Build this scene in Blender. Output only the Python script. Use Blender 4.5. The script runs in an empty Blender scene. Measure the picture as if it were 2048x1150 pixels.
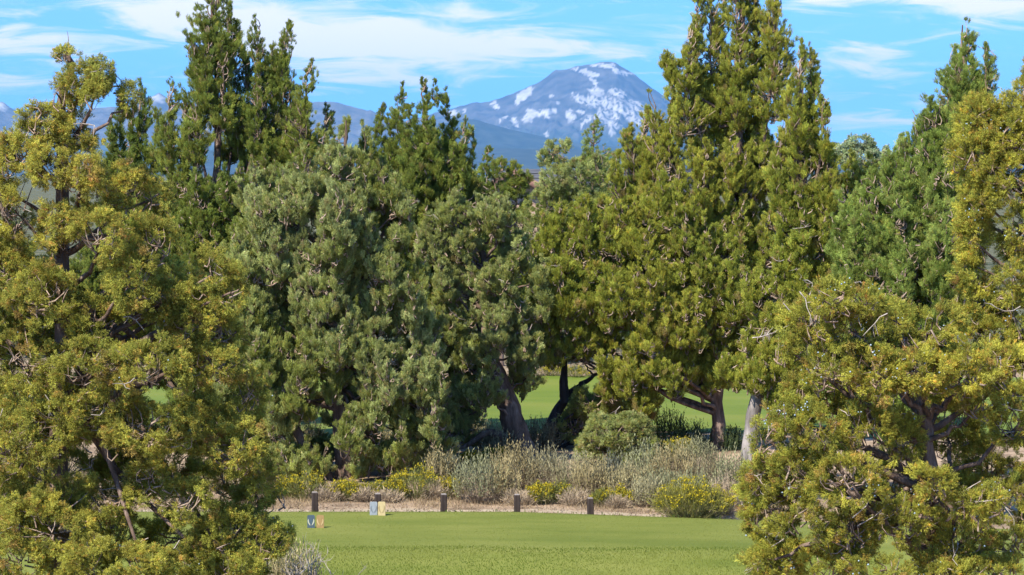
import bpy, math, zlib
import numpy as np
from mathutils import Vector

sc = bpy.context.scene
col = sc.collection
R = math.radians

# ------------------------------------------------------------------ camera
FPX = 5268.0            # focal length in photo pixels (photo is 2048 x 1150)
HORIZON = 350.0         # picture row of the horizon
CAM_H = 6.1             # the photographer stands on an upper deck
PITCH = math.atan((575.0 - HORIZON) / FPX)
cam_d = bpy.data.cameras.new('camera')
cam_d.sensor_width = 36.0
cam_d.lens = 36.0 * FPX / 2048.0
cam_d.clip_start = 0.5
cam_d.clip_end = 200000.0
cam = bpy.data.objects.new('camera', cam_d)
cam.location = (0, 0, CAM_H)
cam.rotation_euler = (math.pi / 2 - PITCH, 0, 0)
col.objects.link(cam)
sc.camera = cam

# ------------------------------------------------------------------ sky + sun
SUN_EL, SUN_AZ = R(46), R(-141)       # azimuth measured from +Y towards +X: the sun is behind and to the left
sdir = Vector((math.sin(SUN_AZ) * math.cos(SUN_EL), math.cos(SUN_AZ) * math.cos(SUN_EL), math.sin(SUN_EL)))
w = bpy.data.worlds.new('World')
sc.world = w
w.use_nodes = True
nt = w.node_tree
nt.nodes.clear()


class N:
    """tiny node helper"""
    def __init__(s, tree): s.t = tree
    def __call__(s, typ, ins=None, **kw):
        n = s.t.nodes.new(typ)
        for k, v in kw.items(): setattr(n, k, v)
        for k, v in (ins or {}).items():
            if hasattr(v, 'is_linked') or isinstance(v, bpy.types.NodeSocket): s.t.links.new(v, n.inputs[k])
            else: n.inputs[k].default_value = v
        return n
    def m(s, op, a, b=None, c=None, clamp=False):
        ins = {0: a}
        if b is not None: ins[1] = b
        if c is not None: ins[2] = c
        n = s('ShaderNodeMath', ins, operation=op); n.use_clamp = clamp
        return n.outputs[0]


SKY_STRENGTH = 0.15
n = N(nt)
tc = n('ShaderNodeTexCoord')
sep = n('ShaderNodeSeparateXYZ', {0: tc.outputs['Generated']})
X, Y, Z = sep.outputs
# clear dry high-desert air: the deep blue reaches far down, so the sky is read a little above each direction
up = n('ShaderNodeVectorMath', {0: tc.outputs['Generated'], 1: (0, 0, 0.20)}, operation='ADD')
nrm = n('ShaderNodeVectorMath', {0: up.outputs[0]}, operation='NORMALIZE')
sky = n('ShaderNodeTexSky')
sky.sky_type = 'NISHITA'
sky.sun_disc = False
if 'Vector' in sky.inputs: nt.links.new(nrm.outputs[0], sky.inputs['Vector'])
else: nt.links.new(nrm.outputs[0], sky.inputs[0])
sky.sun_elevation = SUN_EL
sky.sun_rotation = SUN_AZ
sky.altitude = 1000
sky.air_density = 1.0
sky.dust_density = 0.3
sky.ozone_density = 2.0
tint = n('ShaderNodeMix', {0: 1.0, 6: sky.outputs[0], 7: (0.50, 0.80, 1.08, 1)}, data_type='RGBA', blend_type='MULTIPLY')
# clouds: streaky sheet on a plane overhead (wisps everywhere), thickened in the banks seen around the mountain
zz = n.m('ADD', n.m('MAXIMUM', Z, 0.0), 0.12)
pl = n('ShaderNodeCombineXYZ', {0: n.m('DIVIDE', X, zz), 1: n.m('DIVIDE', Y, zz), 2: 0.0})
no = n('ShaderNodeTexNoise', {'Vector': pl.outputs[0], 'Scale': 4.2, 'Detail': 9.0, 'Roughness': 0.62, 'Distortion': 1.1})
no2 = n('ShaderNodeTexNoise', {'Vector': pl.outputs[0], 'Scale': 0.8, 'Detail': 2.0})
az = n.m('ARCTAN2', X, Y)
el = n.m('ARCSINE', Z)
tot = None
for cx, cy, sx, sy, amp, tilt in [
        (330, 45, 120, 34, .48, .10), (520, 55, 170, 44, .42, .05), (690, 60, 190, 38, .45, .12), (860, 88, 150, 34, .6, .03),
        (690, 100, 150, 22, .35, 0), (1190, 95, 170, 20, .42, 0), (960, 30, 70, 8, .25, 0), (20, 95, 90, 30, .6, .1), (150, 92, 60, 26, .3, 0.2),
        (30, 163, 80, 13, .45, 0), (1615, 4, 55, 15, .55, 0), (1780, 2, 90, 12, .5, 0), (1990, 14, 110, 24, .75, 0),
        (1745, 105, 55, 10, .42, .1), (1735, 130, 60, 12, .5, 0), (1690, 128, 130, 18, .2, 0), (720, 165, 140, 15, .4, 0), (1760, 243, 120, 13, .42, 0), (1620, 250, 90, 10, .2, 0)]:
    du = n.m('SUBTRACT', az, (cx - 1024) / FPX)
    dv = n.m('SUBTRACT', el, (HORIZON - cy) / FPX)
    dv = n.m('ADD', dv, n.m('MULTIPLY', du, tilt))
    a = n.m('MULTIPLY', du, FPX / sx); b = n.m('MULTIPLY', dv, FPX / sy)
    q = n.m('ADD', n.m('MULTIPLY', a, a), n.m('MULTIPLY', b, b))
    g = n.m('MULTIPLY', n.m('POWER', 2.718, n.m('MULTIPLY', q, -0.5)), amp * 1.12)
    tot = g if tot is None else n.m('ADD', tot, g)
wisps = n.m('MULTIPLY', no2.outputs[0], 0.30)
dens = n.m('ADD', n.m('ADD', tot, wisps), n.m('MULTIPLY', n.m('SUBTRACT', no.outputs[0], 0.5), 2.6))
ramp = n('ShaderNodeMapRange', {0: dens, 1: 0.20, 2: 1.05, 3: 0.0, 4: 0.94}, interpolation_type='SMOOTHSTEP')
CLOUD = 0.60 / SKY_STRENGTH
mixc = n('ShaderNodeMix', {0: ramp.outputs[0], 6: tint.outputs[2], 7: (CLOUD, CLOUD * .93, CLOUD * .86, 1)}, data_type='RGBA')
bg = n('ShaderNodeBackground', {'Color': mixc.outputs[2], 'Strength': SKY_STRENGTH})
out = n('ShaderNodeOutputWorld', {'Surface': bg.outputs[0]})

sun_d = bpy.data.lights.new('sun', 'SUN')
sun_d.energy = 5.0
sun_d.angle = R(0.53)
sun_d.color = (1.0, 0.93, 0.80)
sun = bpy.data.objects.new('sun', sun_d)
sun.rotation_euler = (-sdir).to_track_quat('-Z', 'Y').to_euler()
sun.location = (-30, -30, 60)
col.objects.link(sun)

vs = sc.view_settings
vs.view_transform = 'Standard'
vs.look = 'None'
vs.exposure = 1.2
vs.gamma = 1.0
vs.use_curve_mapping = False
cy = sc.cycles
cy.max_bounces = 7; cy.diffuse_bounces = 5; cy.glossy_bounces = 2; cy.transmission_bounces = 4
cy.transparent_max_bounces = 4; cy.volume_bounces = 0
cy.use_denoising = True
cy.sample_clamp_indirect = 6.0
cy.use_adaptive_sampling = True
cy.adaptive_threshold = 0.01


# ------------------------------------------------------------------ helpers
def ray(px, py):
    a, b = px - 1024.0, 575.0 - py
    c, s = math.cos(PITCH), math.sin(PITCH)
    return np.array([a, FPX * c + b * s, b * c - FPX * s])

def at(px, py, D):
    """the point seen at a photo pixel when it stands D metres away (measured along +Y)"""
    r = ray(px, py)
    return np.array([0, 0, CAM_H]) + r * (D / r[1])

def sstep(a, b, x):
    t = np.clip((x - a) / (b - a), 0, 1)
    return t * t * (3 - 2 * t)

def lump(p, f, seed=0):
    """smooth pseudo noise of n x k points, about -1..1"""
    r = np.random.default_rng(900 + seed)
    p = np.asarray(p, float)
    s = np.zeros(len(p))
    for i in range(5):
        k = r.normal(size=p.shape[1]); k /= np.linalg.norm(k)
        s += np.sin(p @ k * f * (1 + .35 * i) + r.uniform(0, 6.3))
    return s / 3.0

def hground(x, y):
    x = np.asarray(x, float); y = np.asarray(y, float)
    tee = 0.26 * sstep(38.6, 41.0, y + 0.12 * np.sin(x * .9) + .06 * np.sin(x * 2.3)) * (1 - 0.55 * sstep(45.2, 46.7, y + 0.27 * np.maximum(x, 0)))
    tee *= 1 - sstep(60, 75, y)
    bumps = 0.03 * np.sin(x * 1.3 + y * .4) * np.sin(y * 1.1 - x * .3) * sstep(47.5, 50, y) * (1 - sstep(58, 62, y))
    return tee + bumps

def gz(x, y): return float(hground(x, y))

def tag(o, label=None, cat=None, group=None, kind=None):
    if label: o['label'] = label
    if cat: o['category'] = cat
    if group: o['group'] = group
    if kind: o['kind'] = kind
    return o

def link(o, parent=None):
    col.objects.link(o)
    if parent is not None:
        o.parent = parent
        o.matrix_parent_inverse = parent.matrix_world.inverted() if False else o.matrix_parent_inverse
    return o

def empty(name, loc):
    o = bpy.data.objects.new(name, None)
    o.location = tuple(loc)
    o.empty_display_size = .2
    col.objects.link(o)
    return o

def mesh_np(name, V, F, mat, parent=None, origin=None, colr=None, smooth=False, nside=3):
    """V n x 3 world coordinates; F m x nside; origin = the parent's location"""
    V = np.asarray(V, np.float32); F = np.asarray(F, np.int32)
    if origin is not None: V = V - np.asarray(origin, np.float32)
    me = bpy.data.meshes.new(name)
    me.vertices.add(len(V)); me.vertices.foreach_set('co', V.ravel())
    me.loops.add(F.size); me.loops.foreach_set('vertex_index', F.ravel())
    me.polygons.add(len(F)); me.polygons.foreach_set('loop_start', np.arange(len(F), dtype=np.int32) * nside)
    if smooth: me.polygons.foreach_set('use_smooth', np.ones(len(F), bool))
    me.update(calc_edges=True)
    if colr is not None:
        a = me.color_attributes.new('Col', 'FLOAT_COLOR', 'POINT')
        c = np.ones((len(V), 4), np.float32); c[:, :3] = colr
        a.data.foreach_set('color', c.ravel())
    me.materials.append(mat)
    o = bpy.data.objects.new(name, me)
    col.objects.link(o)
    if parent is not None: o.parent = parent
    return o

def unit(v):
    v = np.asarray(v, float)
    return v / np.maximum(np.linalg.norm(v, axis=-1, keepdims=True), 1e-9)

class Leaves:
    """collects folded leaf blades (two triangles each), each lying roughly across its hint direction"""
    def __init__(s): s.p = []; s.d = []; s.l = []; s.w = []; s.c = []; s.h = []
    def add(s, p, d, l, w_, c, h=None):
        k = len(p)
        s.p.append(p); s.d.append(d); s.l.append(np.broadcast_to(l, (k,))); s.w.append(np.broadcast_to(w_, (k,))); s.c.append(np.broadcast_to(c, (k, 3)))
        s.h.append(np.zeros((k, 3)) if h is None else h)
    def count(s): return sum(len(x) for x in s.p) * 2
    def build(s, name, mat, parent, origin, rng, fold=.45, at_=.45, tip=None, jit=.8):
        p = np.concatenate(s.p); d = unit(np.concatenate(s.d)); l = np.concatenate(s.l)[:, None]; w_ = np.concatenate(s.w)[:, None]; c = np.concatenate(s.c)
        k = len(p)
        r = unit(np.concatenate(s.h) + unit(rng.normal(size=(k, 3))) * jit)
        a = unit(np.cross(d, r)); b = np.cross(a, d)
        m = p + d * l * at_ + b * w_ * fold
        V = np.empty((k, 4, 3), np.float32)
        V[:, 0] = p; V[:, 1] = m + a * w_ * .5; V[:, 2] = p + d * l; V[:, 3] = m - a * w_ * .5
        i = np.arange(k, dtype=np.int32)[:, None] * 4
        F = np.concatenate([i + np.array([[0, 1, 2]]), i + np.array([[0, 2, 3]])], 1).reshape(-1, 3)
        C = np.repeat(c[:, None, :], 4, 1)
        if tip is not None: C[:, 2] = C[:, 2] * tip
        V = V.reshape(-1, 3); C = C.reshape(-1, 3)
        return mesh_np(name, V, F, mat, parent, origin, C)

def tube(path, rad, k=6, ridge=0.0, seed=0, twist=0.0):
    """tapered tube along a path -> V, F (quads)"""
    path = np.asarray(path, float); rad = np.asarray(rad, float)
    t = np.gradient(path, axis=0); t = unit(t)
    ref = np.array([0.13, 0.97, 0.2]); a = unit(np.cross(t, ref)); b = np.cross(t, a)
    nn = len(path)
    th = np.linspace(0, 2 * np.pi, k, endpoint=False)[None, :] + np.linspace(0, twist, nn)[:, None]
    rr = rad[:, None] * np.ones((1, k))
    if ridge:
        rg = np.random.default_rng(seed)
        base = rg.uniform(-1, 1, (1, k)) * .8 + rg.uniform(-1, 1, (nn, k)) * .45
        rr = rr * (1 + ridge * base)
    V = path[:, None, :] + rr[..., None] * (np.cos(th)[..., None] * a[:, None, :] + np.sin(th)[..., None] * b[:, None, :])
    i = np.arange(nn - 1)[:, None] * k; j = np.arange(k)[None, :]; j2 = (j + 1) % k
    F = np.stack([i + j, i + j2, i + k + j2, i + k + j], -1).reshape(-1, 4)
    V = V.reshape(-1, 3)
    return V, F

def merge(parts):
    Vs, Fs, o = [], [], 0
    for V, F in parts:
        Vs.append(V); Fs.append(F + o); o += len(V)
    return np.concatenate(Vs), np.concatenate(Fs)

def curve(pts, m=10):
    """Catmull-Rom through points"""
    P = np.asarray(pts, float)
    if len(P) == 2:
        return P[0] + (P[1] - P[0]) * np.linspace(0, 1, m)[:, None]
    Q = np.vstack([2 * P[0] - P[1], P, 2 * P[-1] - P[-2]])
    seg = len(P) - 1; o = []
    for u in np.linspace(0, seg - 1e-6, m):
        i = int(u); t = u - i
        p0, p1, p2, p3 = Q[i:i + 4]
        o.append(.5 * (2 * p1 + (p2 - p0) * t + (2 * p0 - 5 * p1 + 4 * p2 - p3) * t * t + (3 * p1 - p0 - 3 * p2 + p3) * t ** 3))
    return np.array(o)


# ------------------------------------------------------------------ materials
def mat_new(name):
    m = bpy.data.materials.new(name); m.use_nodes = True
    t = m.node_tree; t.nodes.clear()
    return m, N(t)

def finish(n, shader, disp=None):
    n('ShaderNodeOutputMaterial', {'Surface': shader})

def mat_leaf(name, transl=.28, rough=.55, spec=.25):
    m, n = mat_new(name)
    a = n('ShaderNodeVertexColor'); a.layer_name = 'Col'
    p = n('ShaderNodeBsdfPrincipled', {'Base Color': a.outputs[0], 'Roughness': rough, 'Specular IOR Level': spec})
    t = n('ShaderNodeBsdfTranslucent', {'Color': a.outputs[0]})
    x = n('ShaderNodeMixShader', {0: transl, 1: p.outputs[0], 2: t.outputs[0]})
    finish(n, x.outputs[0])
    return m

def mat_noise(name, stops, scale, detail=5, rough=.9, bump=0.0, bscale=None, stretch=(1, 1, 1), spec=.2, bdist=.02):
    m, n = mat_new(name)
    tc = n('ShaderNodeTexCoord')
    mp = n('ShaderNodeMapping', {0: tc.outputs['Object'], 3: stretch})
    no = n('ShaderNodeTexNoise', {'Vector': mp.outputs[0], 'Scale': scale, 'Detail': detail, 'Roughness': .62})
    r = n('ShaderNodeValToRGB', {0: no.outputs[0]})
    e = r.color_ramp.elements
    e[0].position, e[0].color = stops[0][0], (*stops[0][1], 1)
    e[1].position, e[1].color = stops[-1][0], (*stops[-1][1], 1)
    for q, c in stops[1:-1]:
        z = e.new(q); z.color = (*c, 1)
    p = n('ShaderNodeBsdfPrincipled', {'Base Color': r.outputs[0], 'Roughness': rough, 'Specular IOR Level': spec})
    if bump:
        nb = n('ShaderNodeTexNoise', {'Vector': mp.outputs[0], 'Scale': bscale or scale * 3, 'Detail': 6.0, 'Roughness': .7})
        b = n('ShaderNodeBump', {'Strength': bump, 'Distance': bdist, 'Height': nb.outputs[0]})
        n.t.links.new(b.outputs[0], p.inputs['Normal'])
    finish(n, p.outputs[0])
    return m

M = {}
def mat_tuft(name, transl=.42, rough=.6, spec=.15):
    m, n = mat_new(name)
    a = n('ShaderNodeAttribute'); a.attribute_type = 'INSTANCER'; a.attribute_name = 'Col'
    g = n('ShaderNodeAttribute'); g.attribute_type = 'GEOMETRY'; g.attribute_name = 'Col'
    x0 = n('ShaderNodeMix', {0: 1.0, 6: a.outputs['Color'], 7: g.outputs['Color']}, data_type='RGBA', blend_type='MULTIPLY')
    p = n('ShaderNodeBsdfPrincipled', {'Base Color': x0.outputs[2], 'Roughness': rough, 'Specular IOR Level': spec})
    t = n('ShaderNodeBsdfTranslucent', {'Color': x0.outputs[2]})
    x = n('ShaderNodeMixShader', {0: transl, 1: p.outputs[0], 2: t.outputs[0]})
    finish(n, x.outputs[0])
    return m
M['leaf'] = mat_tuft('juniper_foliage')
M['shrub'] = mat_leaf('shrub_foliage', .2, .7, .15)
M['blade'] = mat_leaf('grass_blades', .3, .5, .2)
M['bark'] = mat_noise('juniper_bark', [(.3, (.042, .029, .023)), (.5, (.12, .08, .06)), (.72, (.26, .195, .16))], 9, 6, .9, .9, 24, (1, 1, .18), bdist=.03)
M['bark_dark'] = mat_noise('charred_bark', [(.3, (.018, .015, .014)), (.55, (.05, .042, .04)), (.75, (.13, .11, .1))], 9, 6, .9, .9, 24, (1, 1, .18), bdist=.03)
M['bark_grey'] = mat_noise('grey_bark', [(.3, (.06, .05, .045)), (.5, (.17, .15, .14)), (.72, (.36, .32, .29))], 9, 6, .9, .9, 24, (1, 1, .18), bdist=.03)
M['twig'] = mat_noise('twig_bark', [(.35, (.13, .085, .06)), (.65, (.34, .26, .2))], 14, 3)
M['deadwood'] = mat_noise('weathered_wood', [(.3, (.16, .13, .11)), (.7, (.42, .37, .33))], 12, 4)
M['berry'] = mat_noise('juniper_berry', [(.3, (.17, .24, .29)), (.7, (.34, .42, .47))], 30, 2, .5)
M['post'] = mat_noise('post_wood', [(.3, (0.0186, 0.0133, 0.0112)), (.55, (0.0341, 0.0238, 0.0202)), (.75, (0.0589, 0.0435, 0.0370))], 22, 5, .8, .5, 60, (1, 1, .12), bdist=.006)

def mat_ground():
    """sandy dirt with juniper duff and pebbly grain; paler trodden sand along the posts, sage-coloured plain far away"""
    m, n = mat_new('desert_soil')
    g = n('ShaderNodeNewGeometry')
    a = n('ShaderNodeTexNoise', {'Vector': g.outputs['Position'], 'Scale': 1.1, 'Detail': 9.0, 'Roughness': .66})
    r = n('ShaderNodeValToRGB', {0: a.outputs[0]})
    e = r.color_ramp.elements
    e[0].position, e[0].color = .32, (.10, .070, .045, 1)
    e[1].position, e[1].color = .68, (.40, .295, .20, 1)
    z = e.new(.5); z.color = (.27, .195, .13, 1)
    b = n('ShaderNodeTexNoise', {'Vector': g.outputs['Position'], 'Scale': 22.0, 'Detail': 5.0, 'Roughness': .7})
    sp = n('ShaderNodeSeparateXYZ', {0: g.outputs['Position']})
    c = n('ShaderNodeTexNoise', {'Vector': g.outputs['Position'], 'Scale': .35, 'Detail': 7.0, 'Roughness': .7})
    rs = n('ShaderNodeValToRGB', {0: c.outputs[0]})       # sage and juniper scrub beyond the course
    e = rs.color_ramp.elements
    e[0].position, e[0].color = .38, (.035, .046, .024, 1)
    e[1].position, e[1].color = .66, (.15, .14, .085, 1)
    k = n('ShaderNodeMapRange', {0: n.m('ADD', sp.outputs[1], n.m('MULTIPLY', c.outputs[0], 14.0)), 1: 86.0, 2: 100.0})
    mx = n('ShaderNodeMix', {0: k.outputs[0], 6: r.outputs[0], 7: rs.outputs[0]}, data_type='RGBA')
    p = n('ShaderNodeBsdfPrincipled', {'Base Color': mx.outputs[2], 'Roughness': .95, 'Specular IOR Level': .1})
    bu = n('ShaderNodeBump', {'Strength': .8, 'Distance': .03, 'Height': b.outputs[0]})
    n.t.links.new(bu.outputs[0], p.inputs['Normal'])
    finish(n, p.outputs[0])
    return m
M['soil'] = mat_ground()
M['sand'] = mat_noise('trodden_sand', [(.3, (0.205, 0.150, 0.100)), (.5, (0.294, 0.228, 0.158)), (.7, (0.356, 0.294, 0.209))], 5, 8, .95, .7, 40, bdist=.02)

def mat_lawn(name, cols, scale=1.2, fine=60):
    m, n = mat_new(name)
    g = n('ShaderNodeNewGeometry')
    mp = n('ShaderNodeMapping', {0: g.outputs['Position'], 3: (.35, 1, 1)})
    a = n('ShaderNodeTexNoise', {'Vector': mp.outputs[0], 'Scale': scale, 'Detail': 6.0, 'Roughness': .6})
    b = n('ShaderNodeTexNoise', {'Vector': g.outputs['Position'], 'Scale': fine, 'Detail': 3.0, 'Roughness': .7})
    st = n('ShaderNodeTexWave', {'Vector': g.outputs['Position'], 'Scale': .085, 'Distortion': 1.2, 'Detail': 2.0, 'Detail Scale': 1.5})
    st.bands_direction = 'DIAGONAL'
    s = n.m('ADD', n.m('ADD', n.m('MULTIPLY', a.outputs[0], .7), n.m('MULTIPLY', b.outputs[0], .3)), n.m('MULTIPLY', n.m('SUBTRACT', st.outputs[1], .5), .10))
    r = n('ShaderNodeValToRGB', {0: s})
    e = r.color_ramp.elements
    e[0].position, e[0].color = .36, (*cols[0], 1)
    e[1].position, e[1].color = .64, (*cols[2], 1)
    z = e.new(.5); z.color = (*cols[1], 1)
    p = n('ShaderNodeBsdfPrincipled', {'Base Color': r.outputs[0], 'Roughness': .8, 'Specular IOR Level': .15})
    bu = n('ShaderNodeBump', {'Strength': .6, 'Distance': .015, 'Height': b.outputs[0]})
    n.t.links.new(bu.outputs[0], p.inputs['Normal'])
    finish(n, p.outputs[0])
    return m
M['tee'] = mat_lawn('mown_tee_turf', [(0.0924, 0.1156, 0.0180), (0.1241, 0.1411, 0.0262), (0.1496, 0.1598, 0.0353)])
M['fairway'] = mat_lawn('fairway_turf', [(0.083, 0.120, 0.013), (0.107, 0.141, 0.017), (0.131, 0.152, 0.024)], .5, 25)


# ------------------------------------------------------------------ ground, lawns, path
def axis(*segs):
    a = []
    for lo, hi, k in segs: a.append(np.linspace(lo, hi, k, endpoint=False))
    return np.append(np.concatenate(a), segs[-1][1])

def sheet(name, xs, ys, zf, mat, cut=None):
    gx, gy = np.meshgrid(xs, ys)
    V = np.stack([gx, gy, zf(gx, gy)], -1).reshape(-1, 3)
    nx = len(xs); i = np.arange(len(ys) - 1)[:, None] * nx; j = np.arange(nx - 1)[None, :]
    F = np.stack([i + j, i + j + 1, i + nx + j + 1, i + nx + j], -1).reshape(-1, 4)
    if cut is not None:
        cx, cy_ = V[F].mean(1)[:, 0], V[F].mean(1)[:, 1]
        F = F[cut(cx, cy_)]
    return mesh_np(name, V, F, mat, smooth=True, nside=4)

xs = axis((-30000, -3000, 9), (-3000, -300, 9), (-300, -25, 10), (-25, 25, 100), (25, 300, 10), (300, 3000, 9), (3000, 30000, 9))
ys = axis((-1500, -50, 4), (-50, 30, 12), (30, 64, 90), (64, 120, 12), (120, 1000, 10), (1000, 62000, 30))
tag(sheet('ground', xs, ys, hground, M['soil']), kind='structure')
def edge_wob(x): return .10 * np.sin(x * 2.1) + .06 * np.sin(x * 5.3 + 1) + .03 * np.sin(x * 13)
tee_far = lambda x: 45.95 - .30 * np.maximum(x - .2, 0) + .02 * np.maximum(-x, 0) + .5 * edge_wob(x)
def warp_sheet(name, x0, x1, nx, yn, yf, ny, lift, mat):
    """sheet whose near and far edges follow the functions yn(x), yf(x)"""
    x = np.linspace(x0, x1, nx); t = np.linspace(0, 1, ny)
    gx = np.repeat(x[None, :], ny, 0)
    gy = yn(x)[None, :] * (1 - t[:, None]) + yf(x)[None, :] * t[:, None]
    V = np.stack([gx, gy, hground(gx, gy) + lift], -1).reshape(-1, 3)
    i = np.arange(ny - 1)[:, None] * nx; j = np.arange(nx - 1)[None, :]
    F = np.stack([i + j, i + j + 1, i + nx + j + 1, i + nx + j], -1).reshape(-1, 4)
    o = mesh_np(name, V, F, mat, smooth=True, nside=4)
    tag(o, kind='structure'); return o
warp_sheet('tee_lawn', -13, 8.5, 130, lambda x: 30 + 0 * x, tee_far, 80, .012, M['tee'])
warp_sheet('path', -13, 4.2, 160, lambda x: tee_far(x) - .35, lambda x: 46.95 - .27 * np.maximum(x - .2, 0) + edge_wob(x + 3), 24, .006, M['sand'])
fw_near = lambda x: 60.5 + .8 * np.sin(x * .5) + .4 * edge_wob(x)
fw_far = lambda x: 79.5 + .5 * np.sin(x * .35) + edge_wob(x)
warp_sheet('fairway', -22, 24, 140, fw_near, fw_far, 60, .012, M['fairway'])

# grass blades: short on the mown tee, longer along its front bank and rim
rg = np.random.default_rng(5)
rim = lambda x: 40.95 - .12 * np.sin(x * .9) - .06 * np.sin(x * 2.3)
def in_tee(x, y): return y < tee_far(x) - .02
def grass(name, k, x0, x1, y0, y1, hl, wl, cols, label, keep=None, seed=1):
    r = np.random.default_rng(seed)
    x = r.uniform(x0, x1, k); y = r.uniform(y0, y1, k)
    ok = in_tee(x, y)
    if keep is not None: ok &= keep(x, y, r)
    x, y = x[ok], y[ok]; k = len(x)
    P = np.stack([x, y, hground(x, y) + .008], 1)
    d = np.stack([r.normal(0, .22, k), r.normal(0, .22, k), np.ones(k)], 1)
    f = np.clip(.5 + (.45 if hl[1] < .03 else .75) * lump(np.stack([x * .6, y * 1.6], 1), 1.2, seed) + .25 * lump(np.stack([x, y], 1), 5, seed + 1) + .30 * np.sin((y + .12 * x) * 3.6 + .6 * np.sin(x * .7)) + r.normal(0, .10, k), 0, 1)[:, None]
    f = np.clip(f - .75 * np.exp(-((y - rim(x)) / .28) ** 2)[:, None], 0, 1)
    C = np.array(cols[0]) * (1 - f) + np.array(cols[1]) * f
    straw = r.random(k) < .025
    C[straw] = np.array(cols[2]) * r.uniform(.7, 1.1, (straw.sum(), 1))
    L = Leaves(); L.add(P, d, r.uniform(*hl, k), r.uniform(*wl, k), C)
    o = L.build(name, M['blade'], None, None, r)
    return tag(o, label, 'grass', kind='stuff')
grass('mown_grass', 70000, -7, 5.6, 40.6, 46.9, (.005, .013), (.006, .011), [(0.113, 0.142, 0.021), (0.161, 0.173, 0.039), (0.220, 0.214, 0.075)],
      'short mown grass of the level tee platform', lambda x, y, r: y > rim(x) - .1, 11)
grass('rough_grass', 65000, -7, 5.6, 37.5, 41.6, (.014, .034), (.006, .010), [(0.089, 0.133, 0.011), (0.161, 0.184, 0.030), (0.258, 0.257, 0.089)],
      'longer rough grass on the bank below the tee platform', lambda x, y, r: y < rim(x) + .25 * r.random(len(x)), 13)
grass('edge_grass', 9000, -7, 6.5, 44.0, 47.0, (.03, .07), (.008, .014), [(0.062, 0.102, 0.012), (0.120, 0.147, 0.024), (0.266, 0.242, 0.101)],
      'ragged grass edge where the tee meets the sandy path', lambda x, y, r: y > tee_far(x) - .28 * r.random(len(x)), 17)

def dry_grass():
    r = np.random.default_rng(23); k = 26000
    x = r.uniform(-8, 6, k); y = 46.6 - .27 * np.maximum(x - .2, 0) + r.gamma(2.2, .75, k)
    ok = (lump(np.stack([x, y], 1), 2.2, 5) + r.normal(0, .3, k) > .1) | (r.random(k) < .05)
    x, y = x[ok], y[ok]; k = len(x)
    P = np.stack([x, y, hground(x, y)], 1)
    d = np.stack([r.normal(0, .55, k), r.normal(0, .55, k), np.ones(k)], 1)
    f = r.random((k, 1)); C = (np.array((.22, .15, .09)) * (1 - f) + np.array((.40, .31, .18)) * f) * r.uniform(.7, 1.2, (k, 1))
    L = Leaves(); L.add(P, d, r.uniform(.03, .16, k) * sstep(0, .9, y - (46.5 - .27 * np.maximum(x - .2, 0))) + .015, r.uniform(.005, .010, k), C)
    tag(L.build('dry_grass', M['blade'], None, None, r), 'thin tawny dry grass and litter behind the sandy path', 'grass', kind='stuff')
dry_grass()
def litter():
    r = np.random.default_rng(29); k = 2200
    x = r.uniform(-8, 4.4, k); y = tee_far(x) + .05 + r.random(k) ** .8 * 1.6
    P = np.stack([x, y, hground(x, y) + .012], 1); d = np.stack([r.normal(0, 1, k), r.normal(0, 1, k), np.abs(r.normal(0, .25, k))], 1)
    C = np.array([(.13, .085, .05), (.30, .23, .15), (.08, .06, .045), (.38, .32, .24)])[r.integers(4, size=k)] * r.uniform(.7, 1.2, (k, 1))
    L = Leaves(); L.add(P, d, r.gamma(2, .018, k) + .01, r.uniform(.006, .02, k), C)
    tag(L.build('litter', M['blade'], None, None, r), 'scattered bark chips, twigs and pebbles on the sandy path', 'litter', kind='stuff')
litter()


# ------------------------------------------------------------------ mountains
def mat_mountain():
    m, n = mat_new('volcanic_slopes')
    a = n('ShaderNodeVertexColor'); a.layer_name = 'Col'
    g = n('ShaderNodeNewGeometry')
    no = n('ShaderNodeTexNoise', {'Vector': g.outputs['Position'], 'Scale': .0045, 'Detail': 9.0, 'Roughness': .75})
    v = n('ShaderNodeMapRange', {0: no.outputs[0], 1: .3, 2: .7, 3: .5, 4: 1.45})
    mx = n('ShaderNodeMix', {0: 1.0, 6: a.outputs[0], 7: v.outputs[0]}, data_type='RGBA', blend_type='MULTIPLY')
    p = n('ShaderNodeBsdfPrincipled', {'Base Color': mx.outputs[2], 'Roughness': .95, 'Specular IOR Level': .05})
    finish(n, p.outputs[0]); return m
M['mountain'] = mat_mountain()

def proj(V):
    c, s = math.cos(PITCH), math.sin(PITCH)
    x, y, z = V[:, 0], V[:, 1], V[:, 2] - CAM_H
    dep = y * c - z * s; upv = y * s + z * c
    return 1024 + FPX * x / dep, 575 - FPX * upv / dep

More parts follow.
